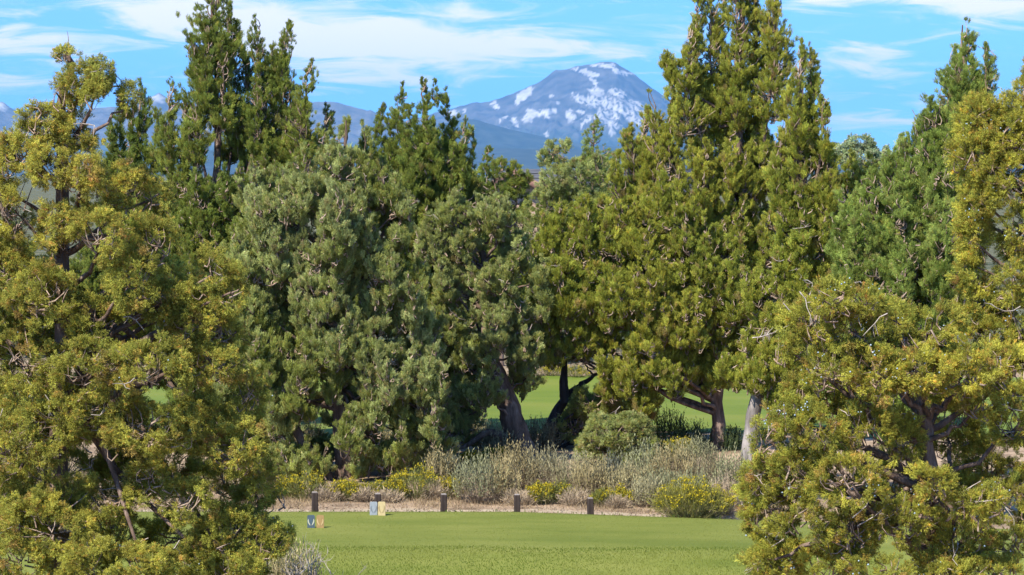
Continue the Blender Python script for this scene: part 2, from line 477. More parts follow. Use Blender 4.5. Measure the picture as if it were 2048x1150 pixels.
def heightrange(name, sil, Dr, depth, nx, ny, rock, snow=None, rough=1.0, gully=1.0, seed=0, label=None):
    """a range whose crest stands Dr metres away along the given skyline; a front slope and a back slope"""
    sil = np.array(sil, float)
    px = np.linspace(sil[0, 0], sil[-1, 0], nx)
    top = np.interp(px, sil[:, 0], sil[:, 1])
    pts = np.array([at(a, b, Dr) for a, b in zip(px, top)])
    xr, H = pts[:, 0], np.maximum(pts[:, 2], 0)
    t = np.concatenate([np.linspace(0, 1, ny), 1 + np.linspace(0, 1, ny // 4 + 1)[1:]])   # 0 foot, 1 crest, 2 back foot
    T, XR = np.meshgrid(t, xr, indexing='ij'); HH = np.repeat(H[None], len(t), 0)
    Yd = Dr - depth * (1 - T)
    prof = np.where(T <= 1, .62 * T ** 1.15 + .38 * T ** 2.6, np.clip(2 - T, 0, 1) ** 1.4)
    flat = np.stack([XR.ravel() / depth, Yd.ravel() / depth], 1)
    hmax = H.max()
    nz = lump(flat * np.array([1, .25]), 46 * gully, seed) * .45 + lump(flat * np.array([1, .4]), 110 * gully, seed + 1) * .28 + lump(flat, 30, seed + 2) * .4 + lump(flat, 190 * gully, seed + 3) * .16
    env = np.clip(T * (1 - T) * 4, 0, 1)
    Z = HH * prof + rough * hmax * .075 * nz.reshape(T.shape) * np.where(T < 1, env, 0)
    crest = np.abs(T - 1) < 1e-6
    Z = Z + np.where(crest, hmax * .006 * rough * lump(np.stack([XR.ravel(), 0 * XR.ravel()], 1) / depth, 90, seed + 5).reshape(T.shape), 0)
    # widen with distance so that each column keeps to its own line of rise
    V = np.stack([XR, Yd, np.maximum(Z, -2)], -1).reshape(-1, 3)
    i = np.arange(len(t) - 1)[:, None] * nx; j = np.arange(nx - 1)[None, :]
    F = np.stack([i + j, i + j + 1, i + nx + j + 1, i + nx + j], -1).reshape(-1, 4)
    r = np.random.default_rng(seed)
    hrel = (V[:, 2] / hmax)[:, None]
    f = np.clip(.5 + .5 * lump(flat, 60, seed + 7), 0, 1)[:, None]
    C = np.array(rock[0]) * (1 - f) + np.array(rock[1]) * f
    if len(rock) > 2:
        tr = sstep(.42, .30, hrel + .06 * lump(flat, 70, seed + 8)[:, None]) if False else 1 - sstep(.30, .42, hrel[:, 0] + .05 * lump(flat, 70, seed + 8))
        C = C * (1 - tr[:, None]) + np.array(rock[2]) * tr[:, None]
    if snow is not None:
        sx, sy = proj(V)
        wx = sx + 3.2 * lump(np.stack([sx, sy * 1.5], 1), .17, 71) + 1.6 * lump(np.stack([sx, sy], 1), .5, 72)
        wy = sy + 2.4 * lump(np.stack([sx, sy * 1.5], 1), .19, 73) + 1.4 * lump(np.stack([sx, sy], 1), .55, 74)
        s_ = np.zeros(len(V))
        for cx, cy_, rx, ry, ang, amp in snow:
            ca, sa = math.cos(R(ang)), math.sin(R(ang))
            u = (wx - cx) * ca + (wy - cy_) * sa; v = -(wx - cx) * sa + (wy - cy_) * ca
            q = np.sqrt((u / rx) ** 2 + (v / ry) ** 2)
            spots = 0
            if amp < 1:
                spots = (1 - amp) * 1.9 * np.clip(lump(np.stack([sx * .7 - sy * .5, sy * 1.6 + sx * .4], 1), .55, 77) + .5 * lump(np.stack([sx, sy * 1.6], 1), 1.1, 78) - .05, 0, 1)
            s_ = np.maximum(s_, np.clip(((.93 if rx > 12 else 1.04) - q) / .16, 0, 1) * np.clip(1 - 5 * spots, 0, 1))
        s_ = (s_ * (V[:, 1] <= Dr + 1))[:, None]
        C = C * (1 - s_) + np.array([.34, .32, .305]) * s_
    o = mesh_np(name, V, F, M['mountain'], None, None, C, smooth=True, nside=4)
    return tag(o, label=label, kind='structure')

heightrange('mountain', [(560, 335), (700, 262), (800, 244), (850, 231), (903, 217), (927, 212), (953, 204), (962, 207), (981, 203), (1009, 193), (1044, 179), (1080, 163), (1112, 140), (1129, 139), (1143, 135),
    (1173, 129), (1192, 126), (1213, 124), (1232, 125), (1244, 135), (1267, 148), (1284, 160), (1300, 173), (1350, 207), (1420, 244), (1500, 270), (1600, 296), (1760, 335)],
    43000, 6500, 360, 130, [(.042, .040, .040), (.095, .086, .080), (.042, .050, .042)],
    snow=[(1047, 190, 17, 11, -40, 1), (1056, 184, 16, 7, -30, 1), (1037, 201, 8, 6, -30, 1), (1062, 230, 11, 14, 15, 1), (1072, 226, 10, 6, 25, 1), (1056, 238, 12, 6, 0, 1), (1086, 225, 6, 4, 10, 1), (1104, 222, 13, 8, -20, 1), (1095, 230, 6, 5, -60, 1),
          (1139, 232, 8, 13, 0, 1), (1148, 234, 6, 5, 0, 1), (1100, 192, 6, 3, 0, 1), (1114, 207, 4, 5, 0, 1), (1028, 241, 6, 8, 40, 1), (1007, 236, 7, 3, -40, 1), (992, 212, 7, 4, -15, 1), (985, 206, 9, 3, -18, 1),
          (1037, 254, 4, 3, 0, 1), (1094, 269, 4, 6, 10, 1), (929, 222, 3, 8, 35, 1), (906, 226, 9, 6, -10, 1), (1151, 138, 10, 3.2, -8, 1), (1180, 147, 20, 6, 12, 1), (1168, 143, 8, 4, 30, 1), (1210, 131, 11, 5, 5, 1), (1190, 131, 9, 2.4, -10, 1), (1230, 138, 17, 5, 42, 1), (1250, 145, 9, 3, 25, 1), (1264, 148, 5, 2.5, 0, 1),
          (1188, 164, 9, 4, 40, 1), (1193, 170, 3, 5, 0, 1), (1192, 184, 18, 11, 10, .9), (1200, 205, 52, 17, 12, .72), (1160, 197, 26, 10, 25, .8), (1250, 215, 55, 20, 12, .72), (1235, 185, 20, 11, 30, .5), (1215, 232, 28, 12, 10, .7), (1180, 236, 20, 8, -10, .8), (1225, 250, 26, 7, 14, .8), (1275, 240, 30, 12, 15, .7), (1165, 250, 3, 8, 0, 1), (1225, 262, 5, 8, -20, .9), (1163, 224, 9, 3, 10, 1)],
    rough=1.0, seed=3)
heightrange('hills', [(-700, 262), (-500, 240), (-300, 232), (-120, 222), (-40, 214), (-12, 206), (6, 203), (18, 214), (40, 224), (90, 226), (150, 220), (195, 216), (240, 213), (285, 205), (302, 194), (318, 186), (330, 192), (346, 204),
    (400, 212), (470, 209), (540, 212), (600, 208), (640, 203), (675, 205), (705, 213), (735, 222), (742, 219), (757, 229), (800, 244), (860, 262), (930, 285), (1010, 310), (1080, 335)],
    39000, 6000, 300, 60, [(.07, .065, .06), (.12, .105, .095), (.045, .06, .04)], snow=[(314, 196, 17, 7, 0, 1), (326, 199, 8, 5, 0, 1), (2, 214, 16, 7, 25, 1), (-20, 216, 10, 6, 0, 1)], rough=.8, seed=14)
heightrange('hills', [(640, 345), (780, 290), (860, 256), (905, 243), (930, 238), (950, 239), (975, 246), (995, 252), (1020, 259), (1060, 267), (1100, 277), (1150, 285), (1230, 293), (1330, 300), (1500, 312), (1700, 322), (1900, 340)],
    31000, 4500, 220, 40, [(.030, .040, .036), (.045, .054, .048)], rough=.4, seed=25)
heightrange('hills', [(-600, 322), (-200, 310), (200, 306), (520, 298), (800, 294), (1000, 296), (1200, 300), (1500, 308), (1900, 318), (2600, 335)],
    24000, 4500, 220, 30, [(.030, .040, .036), (.045, .054, .048)], rough=.3, seed=36)


# ------------------------------------------------------------------ junipers
PAL = {   # leaf colours: usual, lighter, darker, brown
    'olive': [(.270, .275, .050), (.410, .375, .070), (.180, .205, .044), (.330, .215, .070)],
    'gold': [(.275, .280, .046), (.415, .385, .062), (.185, .212, .044), (.340, .220, .070)],
    'yellowgreen': [(.250, .285, .046), (.375, .370, .060), (.165, .208, .038), (.320, .230, .100)],
    'green': [(.165, .212, .040), (.262, .292, .055), (.092, .140, .034), (.220, .180, .065)],
    'bluegreen': [(.235, .262, .056), (.375, .415, .180), (.155, .190, .046), (.250, .210, .090)],
    'deepgreen': [(.200, .262, .050), (.305, .365, .098), (.128, .190, .044), (.210, .180, .075)],
    'greyleaf': [(.25, .31, .15), (.36, .42, .24), (.18, .24, .10), (.3, .3, .18)],
}
NTRI = 0

def make_tuft(seed, nb, ns, spread, sl, sw, up):
    """one spray of scale-leaved branchlets, about 1 unit in radius, growing along +Z"""
    r = np.random.default_rng(70 + seed)
    th = np.arccos(1 - r.random(nb) * (1 - math.cos(spread))); ph = r.uniform(0, 2 * np.pi, nb)
    d = np.stack([np.sin(th) * np.cos(ph), np.sin(th) * np.sin(ph), np.cos(th)], 1)
    base = np.array([0, 0, -.45]); end = d * r.uniform(.55, 1.05, (nb, 1)) * np.array([1, 1, .95])
    tone = r.uniform(.62, 1.38, nb); warm = r.random(nb) < .08
    ii = np.repeat(np.arange(nb), ns); t = r.beta(1.9, 1.0, len(ii)) * .9 + .1
    P = base + (end[ii] - base) * t[:, None] + r.normal(0, .062, (len(ii), 3))
    ax = unit(end - base)[ii]
    D_ = ax * .8 + unit(r.normal(size=(len(ii), 3))) * .75 + np.array([0, 0, up])
    C = 1.12 * tone[ii][:, None] * r.uniform(.75, 1.25, (len(ii), 1)) * np.ones((1, 3))
    C[warm[ii]] *= np.array([1.25, .85, .9])
    L = Leaves(); L.add(P, D_, sl * r.uniform(.65, 1.3, len(ii)), sw * r.uniform(.7, 1.3, len(ii)), C, h=unit(P - np.array([0, 0, -.2])))
    o = L.build('foliage_tuft', M['leaf'], None, None, r, tip=1.15, jit=.7)
    col.objects.unlink(o)
    return o
TUFTS = {'round': [make_tuft(i, 24, 22, R(92), .17, .066, .12) for i in range(6)],
         'plume': [make_tuft(20 + i, 22, 20, R(72), .20, .066, .30) for i in range(6)],
         'leafy': [make_tuft(40 + i, 26, 9, R(100), .30, .13, .1) for i in range(4)]}

def tuft_group(style):
    """geometry nodes: one tuft mesh on every stored point"""
    g = bpy.data.node_groups.new('spread_' + style, 'GeometryNodeTree')
    g.interface.new_socket('Geometry', in_out='INPUT', socket_type='NodeSocketGeometry')
    g.interface.new_socket('Geometry', in_out='OUTPUT', socket_type='NodeSocketGeometry')
    k = N(g)
    gi = k('NodeGroupInput'); go = k('NodeGroupOutput')
    j = k('GeometryNodeJoinGeometry')
    for o in reversed(TUFTS[style]):
        oi = k('GeometryNodeObjectInfo', {'Object': o}); oi.transform_space = 'ORIGINAL'
        oi.inputs['As Instance'].default_value = False
        gt = k('GeometryNodeGeometryToInstance', {0: oi.outputs['Geometry']})
        g.links.new(gt.outputs[0], j.inputs[0])
    na = lambda nm, ty: k('GeometryNodeInputNamedAttribute', {'Name': nm}, data_type=ty).outputs[0]
    ip = k('GeometryNodeInstanceOnPoints', {'Points': gi.outputs[0], 'Instance': j.outputs[0], 'Pick Instance': True, 'Instance Index': na('kind_no', 'INT'), 'Scale': na('size', 'FLOAT_VECTOR')})
    er = k('FunctionNodeEulerToRotation', {0: na('turn', 'FLOAT_VECTOR')})
    g.links.new(er.outputs[0], ip.inputs['Rotation'])
    g.links.new(ip.outputs[0], go.inputs[0])
    return g
GROUPS = {k: tuft_group(k) for k in TUFTS}

def crown_obj(P, dirs, scale, colr, style, parent, org, rng):
    k = len(P)
    z = unit(dirs); a = unit(np.cross(unit(rng.normal(size=(k, 3))), z)); b = np.cross(z, a)
    ey = np.arcsin(np.clip(-a[:, 2], -1, 1)); ex = np.arctan2(b[:, 2], z[:, 2]); ez = np.arctan2(a[:, 1], a[:, 0])
    me = bpy.data.meshes.new('crown')
    me.vertices.add(k); me.vertices.foreach_set('co', (P - org).astype(np.float32).ravel())
    for nm, ty, f, v in (('turn', 'FLOAT_VECTOR', 'vector', np.stack([ex, ey, ez], 1)), ('size', 'FLOAT_VECTOR', 'vector', scale), ('kind_no', 'INT', 'value', rng.integers(len(TUFTS[style]), size=k)), ('Col', 'FLOAT_COLOR', 'color', np.concatenate([colr, np.ones((k, 1))], 1))):
        at_ = me.attributes.new(nm, ty, 'POINT')
        at_.data.foreach_set(f, np.asarray(v, np.int32 if ty == 'INT' else np.float32).ravel())
    me.update()
    me.materials.append(M['leaf'])
    o = bpy.data.objects.new('crown', me); col.objects.link(o); o.parent = parent
    md = o.modifiers.new('sprays', 'NODES'); md.node_group = GROUPS[style]
    return tag(o, kind='stuff')

def tree(name, label, D, base_px, trunk, lobes, pal, *, puff=0.095, elong=1.0, upk=.3, cover=1.0, nspr=46, sl=.085, sw=.024, seed=1, r0=.16,
         bark='bark', group=None, gap=-.55, stems=(), twigs=1.0, dead=0, berries=0, limbs=True, depthk=.85, back=.4, cat='tree', flop=0.0, sparse_below=None, fat=1.16, style=None, plumes=None, grow=1.0, sgrow=1.15, stemr=.75):
    """lobes: ('e', px, py, rx, ry[, depth offset in m]) rounded mass, or ('s', px0, py0, px1, py1, r[, depth offset]) upright plume; sizes in photo pixels at distance D"""
    global NTRI
    rng = np.random.default_rng(1000 + seed)
    pm = FPX / D
    if plumes is None: plumes = elong >= 1.2
    bx_ = at(base_px, 600, D)[0]
    org = np.array([bx_, D, gz(bx_, D)])
    root = empty(name, org)
    tag(root, label, cat, group)
    # trunk
    tp = [at(a, b, D) for a, b in trunk]
    tp[0][2] = org[2] - .15; tp[0][0] = org[0] if abs(tp[0][0] - org[0]) < .6 else tp[0][0]
    P = curve(tp, 26)
    P[1:, :2] += rng.normal(0, .03, (25, 2)) * np.linspace(.3, 1, 25)[:, None]
    s = np.linspace(0, 1, 26)
    rad = r0 * ((1 - s) ** .85 * .92 + .06) * (1 + .55 * np.exp(-s * 26))
    V, F = tube(P, rad, 14, .13, seed, twist=.8)
    mesh_np('trunk', V, F, M[bark], root, org, nside=4)
    for st in stems:
        q = curve([at(a, b, D + dd) for a, b, dd in st], 16); s2 = np.linspace(0, 1, 16)
        V, F = tube(q, r0 * stemr * (1 - .75 * s2), 12, .13, seed + 7, twist=.6)
        mesh_np('stem', V, F, M[bark], root, org, nside=4)
    # lobes to 3-D
    xs_ = np.array([l[1] for l in lobes]); xm = (min(l[1] for l in lobes) + max(l[1] for l in lobes)) / 2
    half = max(20, (max(l[1] for l in lobes) - min(l[1] for l in lobes)) / 2) / pm
    L3 = []
    for l in lobes:
        if l[0] == 'e':
            _, px, py, rx, ry = l[:5]
            dd = l[5] if len(l) > 5 else None
            c = at(px, py, D); rx, ry = rx / pm * grow, ry / pm * grow
            room = math.sqrt(max(half ** 2 - ((px - xm) / pm) ** 2, .09 * half ** 2)) * depthk
            d0 = dd if dd is not None else -room * rng.uniform(.15, .75)
            c = c + np.array([c[0] / D * d0, d0, (c[2] - CAM_H) / D * d0])
            L3.append(('e', c, np.array([rx, (rx + ry) / 2, ry])))
            if dd is None and rng.random() < back:      # the far side of the crown
                c2 = at(px, py, D) + np.array([rng.normal(0, .2), room * rng.uniform(.2, .7), rng.normal(0, .15)])
                L3.append(('e', c2, np.array([rx, (rx + ry) / 2, ry]) * .9))
        else:
            _, px0, py0, px1, py1, r_ = l[:6]
            d0 = l[6] if len(l) > 6 else rng.uniform(-.5, .5) * min(1.2, half * depthk)
            L3.append(('s', at(px0, py0, D + d0), at(px1, py1, D + d0), r_ / pm * sgrow))
    if plumes:
        L4 = []
        for l in L3:
            if l[0] == 's': L4.append(l); continue
            c, rr = l[1], l[2]; k = max(5, int(5 + 9.5 * rr[0] * rr[2] / .36))
            for _ in range(k):
                d = unit(rng.normal(size=3)) * rng.random() ** .45
                hgt = rng.uniform(.7, 1.25) * min(rr[2], .75) * (1.0 + .35 * (elong - 1))
                m_ = c + d * rr * .85
                lean = np.array([d[0] * .28 + rng.normal(0, .10), d[1] * .28 + rng.normal(0, .10), 1.0])
                L4.append(('s', m_ - lean * hgt * .62, m_ + lean * hgt * .62, rng.uniform(.14, .27) * (.6 + .5 * min(rr[0], 1.0)), l))
        L3 = L4
    CP, CD, CC, CS = [], [], [], []; tw = []; done = set(); pal_ = np.array(PAL[pal]); limb_n = 0; puff_all = []
    for li, l in enumerate(L3):
        if l[0] == 'e':
            c, rr = l[1], l[2]
            area = 4 * math.pi * ((rr[0] * rr[1]) ** 1.6 + (rr[0] * rr[2]) ** 1.6 + (rr[1] * rr[2]) ** 1.6) ** (1 / 1.6) / 3 ** (1 / 1.6)
            k = max(5, int(area / (puff ** 2 * elong ** .5) * .62 * cover))
            d = unit(rng.normal(size=(k, 3)))
            q = rng.uniform(.55, 1.0, k) ** .7
            q *= 1 + .22 * lump(d, 3.1, seed * 7 + li)
            pc = c + d * rr * q[:, None]
            nr = unit(d / rr)
            hub = c + (pc - c) * rng.uniform(.1, .6, (k, 1)) - np.array([0, 0, .12]) + rng.normal(0, .06, (k, 3))
        else:
            b0, t0, rr = l[1], l[2], l[3]
            ln = np.linalg.norm(t0 - b0)
            k = max(8, int(2 * math.pi * rr * ln * .75 / (puff ** 2 * elong ** .5) * .75 * cover))
            t = rng.beta(1.05, 1.25, k)
            wob = lambda u: np.stack([.22 * rr * np.sin(u * 9 + li), .22 * rr * np.cos(u * 7 + li), 0 * u], 1)
            th = rng.uniform(0, 2 * np.pi, k)
            prof = rr * np.minimum(1, (t + .22) / .42) * np.clip(1 - t, 0, 1) ** .62 * (1 + .38 * np.sin(t * ln * 5.5 + li * 2.1 + 1.3 * np.sin(th)) * (t > .12))
            rad_ = np.stack([np.cos(th), np.sin(th), 0 * th], 1)
            ax = b0 + (t0 - b0) * t[:, None] + wob(t)
            pc = ax + rad_ * (prof * rng.uniform(.25, 1.0, k) * np.where(rng.random(k) < .12, 1.4, 1))[:, None]
            nr = unit(rad_ * .75 + np.array([0, 0, .7]))
            hub = b0 + (t0 - b0) * np.clip(t - .6 * rr / ln, 0, 1)[:, None]
        keep = lump(pc, 2.6 / max(puff * 4, .5), seed + 50) > gap
        if sparse_below is not None:
            zb = at(base_px, sparse_below, D)[2]
            keep &= (pc[:, 2] > zb) | (rng.random(len(pc)) < .62)
        keep &= pc[:, 2] > org[2] + .12
        pc, nr, hub = pc[keep], nr[keep], hub[keep]
        k = len(pc)
        if k == 0: continue
        puff_all.append(pc)
        # colour of each puff
        u = np.clip(.42 + .40 * lump(pc, 1.7, seed + 20) + rng.normal(0, .24, k), 0, 1)[:, None]
        v = np.clip(rng.normal(.15, .22, k), 0, 1)[:, None]
        br = ((rng.random(k) < .06) * rng.uniform(.3, .9, k))[:, None]
        pcx = pal_[0] * (1 - u) + pal_[1] * u
        pcx = pcx * (1 - v) + pal_[2] * v
        pcx = pcx * (1 - br) + pal_[3] * br
        sz = puff * rng.uniform(.45, 1.4, k)
        if l[0] == 's': sz *= (1 - .5 * t[keep] ** 1.5)
        br_dir = unit(nr * (1.0 if elong < 1.2 else .6) + np.array([0, 0, upk]) + rng.normal(0, .22, (k, 3)))
        CP.append(pc); CD.append(br_dir); CC.append(np.clip(pcx * rng.uniform(.70, 1.34, (k, 1)), .005, .8))
        ew = 1.0 if elong < 1.05 else .85
        CS.append(sz[:, None] * fat * np.array([ew, ew, elong]) * rng.uniform(.85, 1.15, (k, 3)))
        # twigs carrying the puffs
        if twigs:
            sel = np.nonzero(rng.random(k) < .22 * twigs)[0]
            for i in sel:
                a, b = hub[i], pc[i]
                mid = (a + b) / 2 + rng.normal(0, .06, 3) - np.array([0, 0, .05])
                tw.append(tube(curve([a, mid, b], 4), np.array([.013, .010, .007, .004]) * (D / 45) ** .5 * 1.25, 3))
        if len(l) == 5:
            if id(l[4]) in done: continue
            done.add(id(l[4])); l = l[4]
        if limbs:
            e = l[1] if l[0] == 'e' else l[1] + (l[2] - l[1]) * .8
            j = np.argmin(np.abs(P[:, 2] - (e[2] - .45 * np.linalg.norm(e[:2] - org[:2]) - (.25 if l[0] == 'e' else .9 * (l[2] - l[1])[2]))))
            low = 2 if len(lobes) < 14 else 5
            skip = False
            if j <= low and len(lobes) >= 14:          # low boughs: few, and spread over the lower trunk
                skip = rng.random() < .72 or e[1] > D + .3
                j = int(rng.integers(7, 12))
            j = int(np.clip(j, low - 1, 23)); a = P[j]
            ln = np.linalg.norm(e - a)
            if ln > .25 and not skip:
                midp = a * .5 + e * .5 + np.array([0, 0, -.02 * ln]) + rng.normal(0, .06 * ln, 3) * .7
                pts = [a, midp, e] if l[0] == 'e' else [a, l[1] * .6 + a * .4 - np.array([0, 0, .06 * ln]), l[1] + (l[2] - l[1]) * .35, e]
                q = curve(pts, 9)
                q[1:-1] += rng.normal(0, .025, (7, 3))
                ra = min(rad[j] * .62, .022 + .016 * ln) * np.linspace(1, .22, 9)
                V, F = tube(q, ra, 6, .12, seed + li)
                mesh_np('limb', V, F, M['bark' if bark == 'bark_grey' else bark], root, org, nside=4)
    NTRI += sum(len(q) for q in CP)
    crown_obj(np.concatenate(CP), np.concatenate(CD), np.concatenate(CS), np.concatenate(CC), style or ('plume' if elong >= 1.2 else 'round'), root, org, rng)
    if tw:
        V, F = merge(tw)
        tag(mesh_np('twigs', V, F, M['twig'], root, org, nside=4), kind='stuff')
    pa = np.concatenate(puff_all)
    if dead:
        dw = []
        front = pa[pa[:, 1] < np.quantile(pa[:, 1], .6)]
        for i in range(dead):
            b = front[rng.integers(len(front))] + np.array([0, .10, 0]) + rng.normal(0, .08, 3)
            dv = unit(np.array([rng.normal(0, .8), -abs(rng.normal(.4, .4)), rng.normal(-.15, .6)]))
            ln = rng.uniform(.18, .5)
            q = [b - dv * ln * .5]
            for _ in range(4):
                dv = unit(dv + rng.normal(0, .38, 3)); q.append(q[-1] + dv * ln / 4)
            dw.append(tube(np.array(q), np.linspace(.007, .0025, 5), 4))
            for _ in range(2):
                j = rng.integers(1, 4); e = q[j] + unit(dv + rng.normal(0, .9, 3)) * ln * .35
                dw.append(tube(np.array([q[j], (q[j] + e) / 2 + rng.normal(0, .012, 3), e]), np.array([.005, .004, .002]), 3))
        V, F = merge(dw)
        tag(mesh_np('dead_twigs', V, F, M['deadwood'], root, org, nside=4), kind='stuff')
    if berries:
        front = pa[pa[:, 1] < np.quantile(pa[:, 1], .55)]
        k = berries
        cl = front[rng.integers(len(front), size=max(1, int(k / 2.5)))]
        c = cl[rng.integers(len(cl), size=k)] + rng.normal(0, .035, (k, 3)) + unit(rng.normal(size=(k, 3)) + np.array([-.3, -1, .5])) * puff * .95
        o8 = np.array([[1, 0, 0], [-1, 0, 0], [0, 1, 0], [0, -1, 0], [0, 0, 1], [0, 0, -1]], float)
        f8 = np.array([[0, 2, 4], [2, 1, 4], [1, 3, 4], [3, 0, 4], [2, 0, 5], [1, 2, 5], [3, 1, 5], [0, 3, 5]])
        V = (c[:, None, :] + o8[None] * (rng.uniform(.007, .013, k))[:, None, None]).reshape(-1, 3)
        F = (np.arange(k)[:, None, None] * 6 + f8[None]).reshape(-1, 3)
        tag(mesh_np('berries', V, F, M['berry'], root, org, smooth=True), kind='stuff')
    return root


E = lambda *a: ('e',) + a
S = lambda *a: ('s',) + a

# the big golden-olive junipers standing nearest, either side of the tee
tree('juniper_tree', 'olive-gold juniper with rounded clumps, its bare top sprig above a dark scaly trunk', 33, 128, [(128, 1320), (118, 1000), (122, 700), (125, 420), (122, 250), (140, 130), (135, 95)], [
    E(142, 118, 42, 26, -.1), E(168, 160, 42, 34), E(112, 185, 34, 34), E(85, 245, 52, 40), E(190, 190, 20, 42), E(165, 255, 44, 44), E(48, 300, 52, 50), E(120, 335, 70, 50), E(-20, 340, 50, 60),
    E(180, 345, 36, 40), E(255, 375, 56, 48), E(300, 405, 44, 42), E(30, 420, 70, 60), E(120, 440, 70, 55), E(205, 470, 70, 56), E(312, 490, 42, 56), E(270, 560, 60, 60), E(10, 540, 70, 70), E(90, 590, 70, 60), E(-40, 640, 70, 80),
    E(190, 640, 70, 50), E(330, 600, 56, 46), E(425, 550, 52, 46), E(462, 585, 34, 44), E(390, 640, 70, 48), E(60, 720, 90, 66), E(190, 730, 80, 60), E(300, 735, 80, 60), E(430, 715, 66, 56), E(495, 790, 40, 50),
    E(140, 830, 90, 56), E(290, 850, 90, 56), E(400, 850, 70, 56), E(470, 900, 66, 50), E(555, 1010, 34, 50), E(525, 950, 42, 46), E(40, 880, 80, 70), E(-20, 980, 70, 70), E(100, 1050, 100, 66), E(40, 1120, 80, 56),
    E(220, 990, 56, 50), E(360, 1000, 64, 50), E(455, 1060, 66, 50), E(535, 1080, 42, 38), E(400, 1110, 60, 46), E(290, 1130, 66, 46), E(180, 1130, 60, 50), E(470, 1140, 60, 40), E(120, 950, 90, 60, 1.2), E(60, 1010, 80, 60, 1.0), E(260, 930, 70, 40, 1.2), E(220, 1070, 80, 50, .8), E(200, 800, 90, 60, 1.5), E(330, 930, 80, 60, 1.2), E(440, 970, 70, 56, 1.0), E(60, 800, 90, 60, 1.5), E(360, 1070, 80, 50, 1.0), E(500, 1010, 50, 50, .6), E(180, 900, 80, 50, 1.6), E(120, 1000, 70, 50, -.6), E(300, 960, 60, 40, -.5)],
    'olive', puff=0.075, elong=.9, upk=.15, cover=1.0, nspr=48, sl=.052, sw=.020, seed=1, r0=.15, stemr=.06, stems=[[(136, 130, 0), (133, 100, -.05), (137, 80, -.05), (134, 62, 0)]], gap=-.20, dead=110, grow=1.04, berries=120, twigs=.8)
tree('juniper_tree', 'tall golden juniper dotted with pale berries, rising behind a lower bushy juniper', 29.5, 2085, [(2085, 1400), (2075, 1000), (2085, 600), (2060, 300), (2052, 110)], [
    S(2040, 300, 2052, 105, 46, 0), E(2030, 275, 46, 54), E(1970, 235, 40, 40), E(1938, 235, 24, 40), E(1955, 310, 52, 46), E(2020, 350, 60, 56), E(1962, 400, 44, 46), E(2035, 450, 60, 60), E(1945, 480, 34, 46), E(1955, 535, 46, 46), E(2015, 560, 60, 56),
    E(1945, 600, 40, 46), E(2040, 650, 60, 60), E(1965, 680, 56, 56), E(2110, 300, 60, 80), E(2120, 480, 70, 80), E(2120, 680, 70, 80), E(2050, 760, 60, 60), E(2110, 860, 70, 70), E(2180, 600, 60, 90), E(2180, 850, 60, 90)],
    'gold', puff=0.075, elong=1.1, upk=.3, cover=.9, nspr=48, sl=.05, sw=.019, seed=2, r0=.16, gap=-.45, dead=40, grow=1.08, berries=300, twigs=.7)
tree('juniper_tree', 'broad low golden juniper with pale berries, bushy to the ground beside the tee', 28.2, 1870, [(1870, 1400), (1880, 1100), (1860, 900), (1830, 750), (1790, 640)], [
    E(1625, 640, 50, 52), E(1665, 600, 44, 34), E(1720, 605, 50, 36), E(1700, 660, 60, 46), E(1785, 640, 56, 44), E(1865, 645, 56, 42), E(1660, 740, 56, 52), E(1745, 740, 66, 56), E(1840, 745, 70, 56), E(1930, 740, 60, 60), E(1570, 690, 22, 30),
    E(1575, 820, 40, 40), E(1640, 850, 60, 52), E(1735, 860, 70, 52), E(1535, 880, 36, 46), E(1518, 960, 36, 46), E(1600, 940, 60, 52), E(1700, 960, 70, 52), E(1800, 880, 56, 50), E(1520, 1040, 34, 46), E(1600, 1050, 66, 52),
    E(1700, 1070, 70, 52), E(1810, 1040, 70, 46), E(1930, 1080, 70, 46), E(2020, 1080, 60, 50), E(1545, 1120, 54, 44), E(1640, 1140, 66, 46), E(1760, 1150, 70, 46), E(1880, 1150, 70, 40), E(2030, 985, 56, 40), E(2035, 850, 56, 46), E(1960, 800, 46, 36),
    E(1900, 1000, 90, 60, 1.0), E(1900, 850, 90, 80, 1.3), E(1980, 930, 90, 80, 1.5), E(1790, 960, 90, 80, 1.2), E(1880, 1090, 80, 60, .9), E(2000, 740, 70, 50), E(1950, 1000, 60, 36, -.8), E(1870, 960, 44, 36, -.9), E(1990, 1150, 70, 46), E(1640, 790, 50, 44, .7), E(1600, 780, 36, 40, .5), E(1720, 800, 60, 50, .9)],
    'gold', puff=0.072, elong=1.05, upk=.25, cover=.95, nspr=48, sl=.048, sw=.0185, seed=3, r0=.15, gap=-.36, dead=130, grow=1.0, berries=300, twigs=.9)

# the stand behind the path
tree('juniper_tree', 'dark green juniper with a cluster of tall pointed plumes and a bare pink-brown trunk', 57, 436, [(436, 960), (432, 600), (434, 350), (430, 100), (424, -40)], [
    S(430, 150, 424, -45, 36, .1), S(418, 230, 412, 40, 22, -.3), S(446, 260, 446, 80, 20, -.35), S(398, 330, 392, 30, 26), S(462, 110, 464, 5, 14), S(460, 330, 466, 60, 20, .8), S(345, 420, 338, 142, 26), S(372, 430, 372, 190, 24), S(495, 340, 490, 85, 26), S(517, 330, 517, 32, 22), S(548, 350, 553, 60, 20), S(574, 360, 571, 40, 26),
    S(605, 390, 614, 120, 26), S(642, 400, 652, 205, 22), S(590, 380, 590, 190, 20), S(530, 350, 535, 130, 22), E(420, 400, 76, 70), E(510, 400, 70, 80), E(350, 470, 70, 76), E(570, 400, 56, 76), E(400, 540, 90, 80), E(480, 520, 70, 80), E(330, 560, 60, 70), E(420, 640, 90, 70), E(520, 620, 60, 70), E(400, 760, 100, 70), E(480, 840, 70, 60)],
    'green', puff=0.083, elong=1.5, upk=.7, cover=1.0, nspr=32, sl=.085, sw=.030, seed=4, sgrow=1.75, r0=.13, gap=-.55)
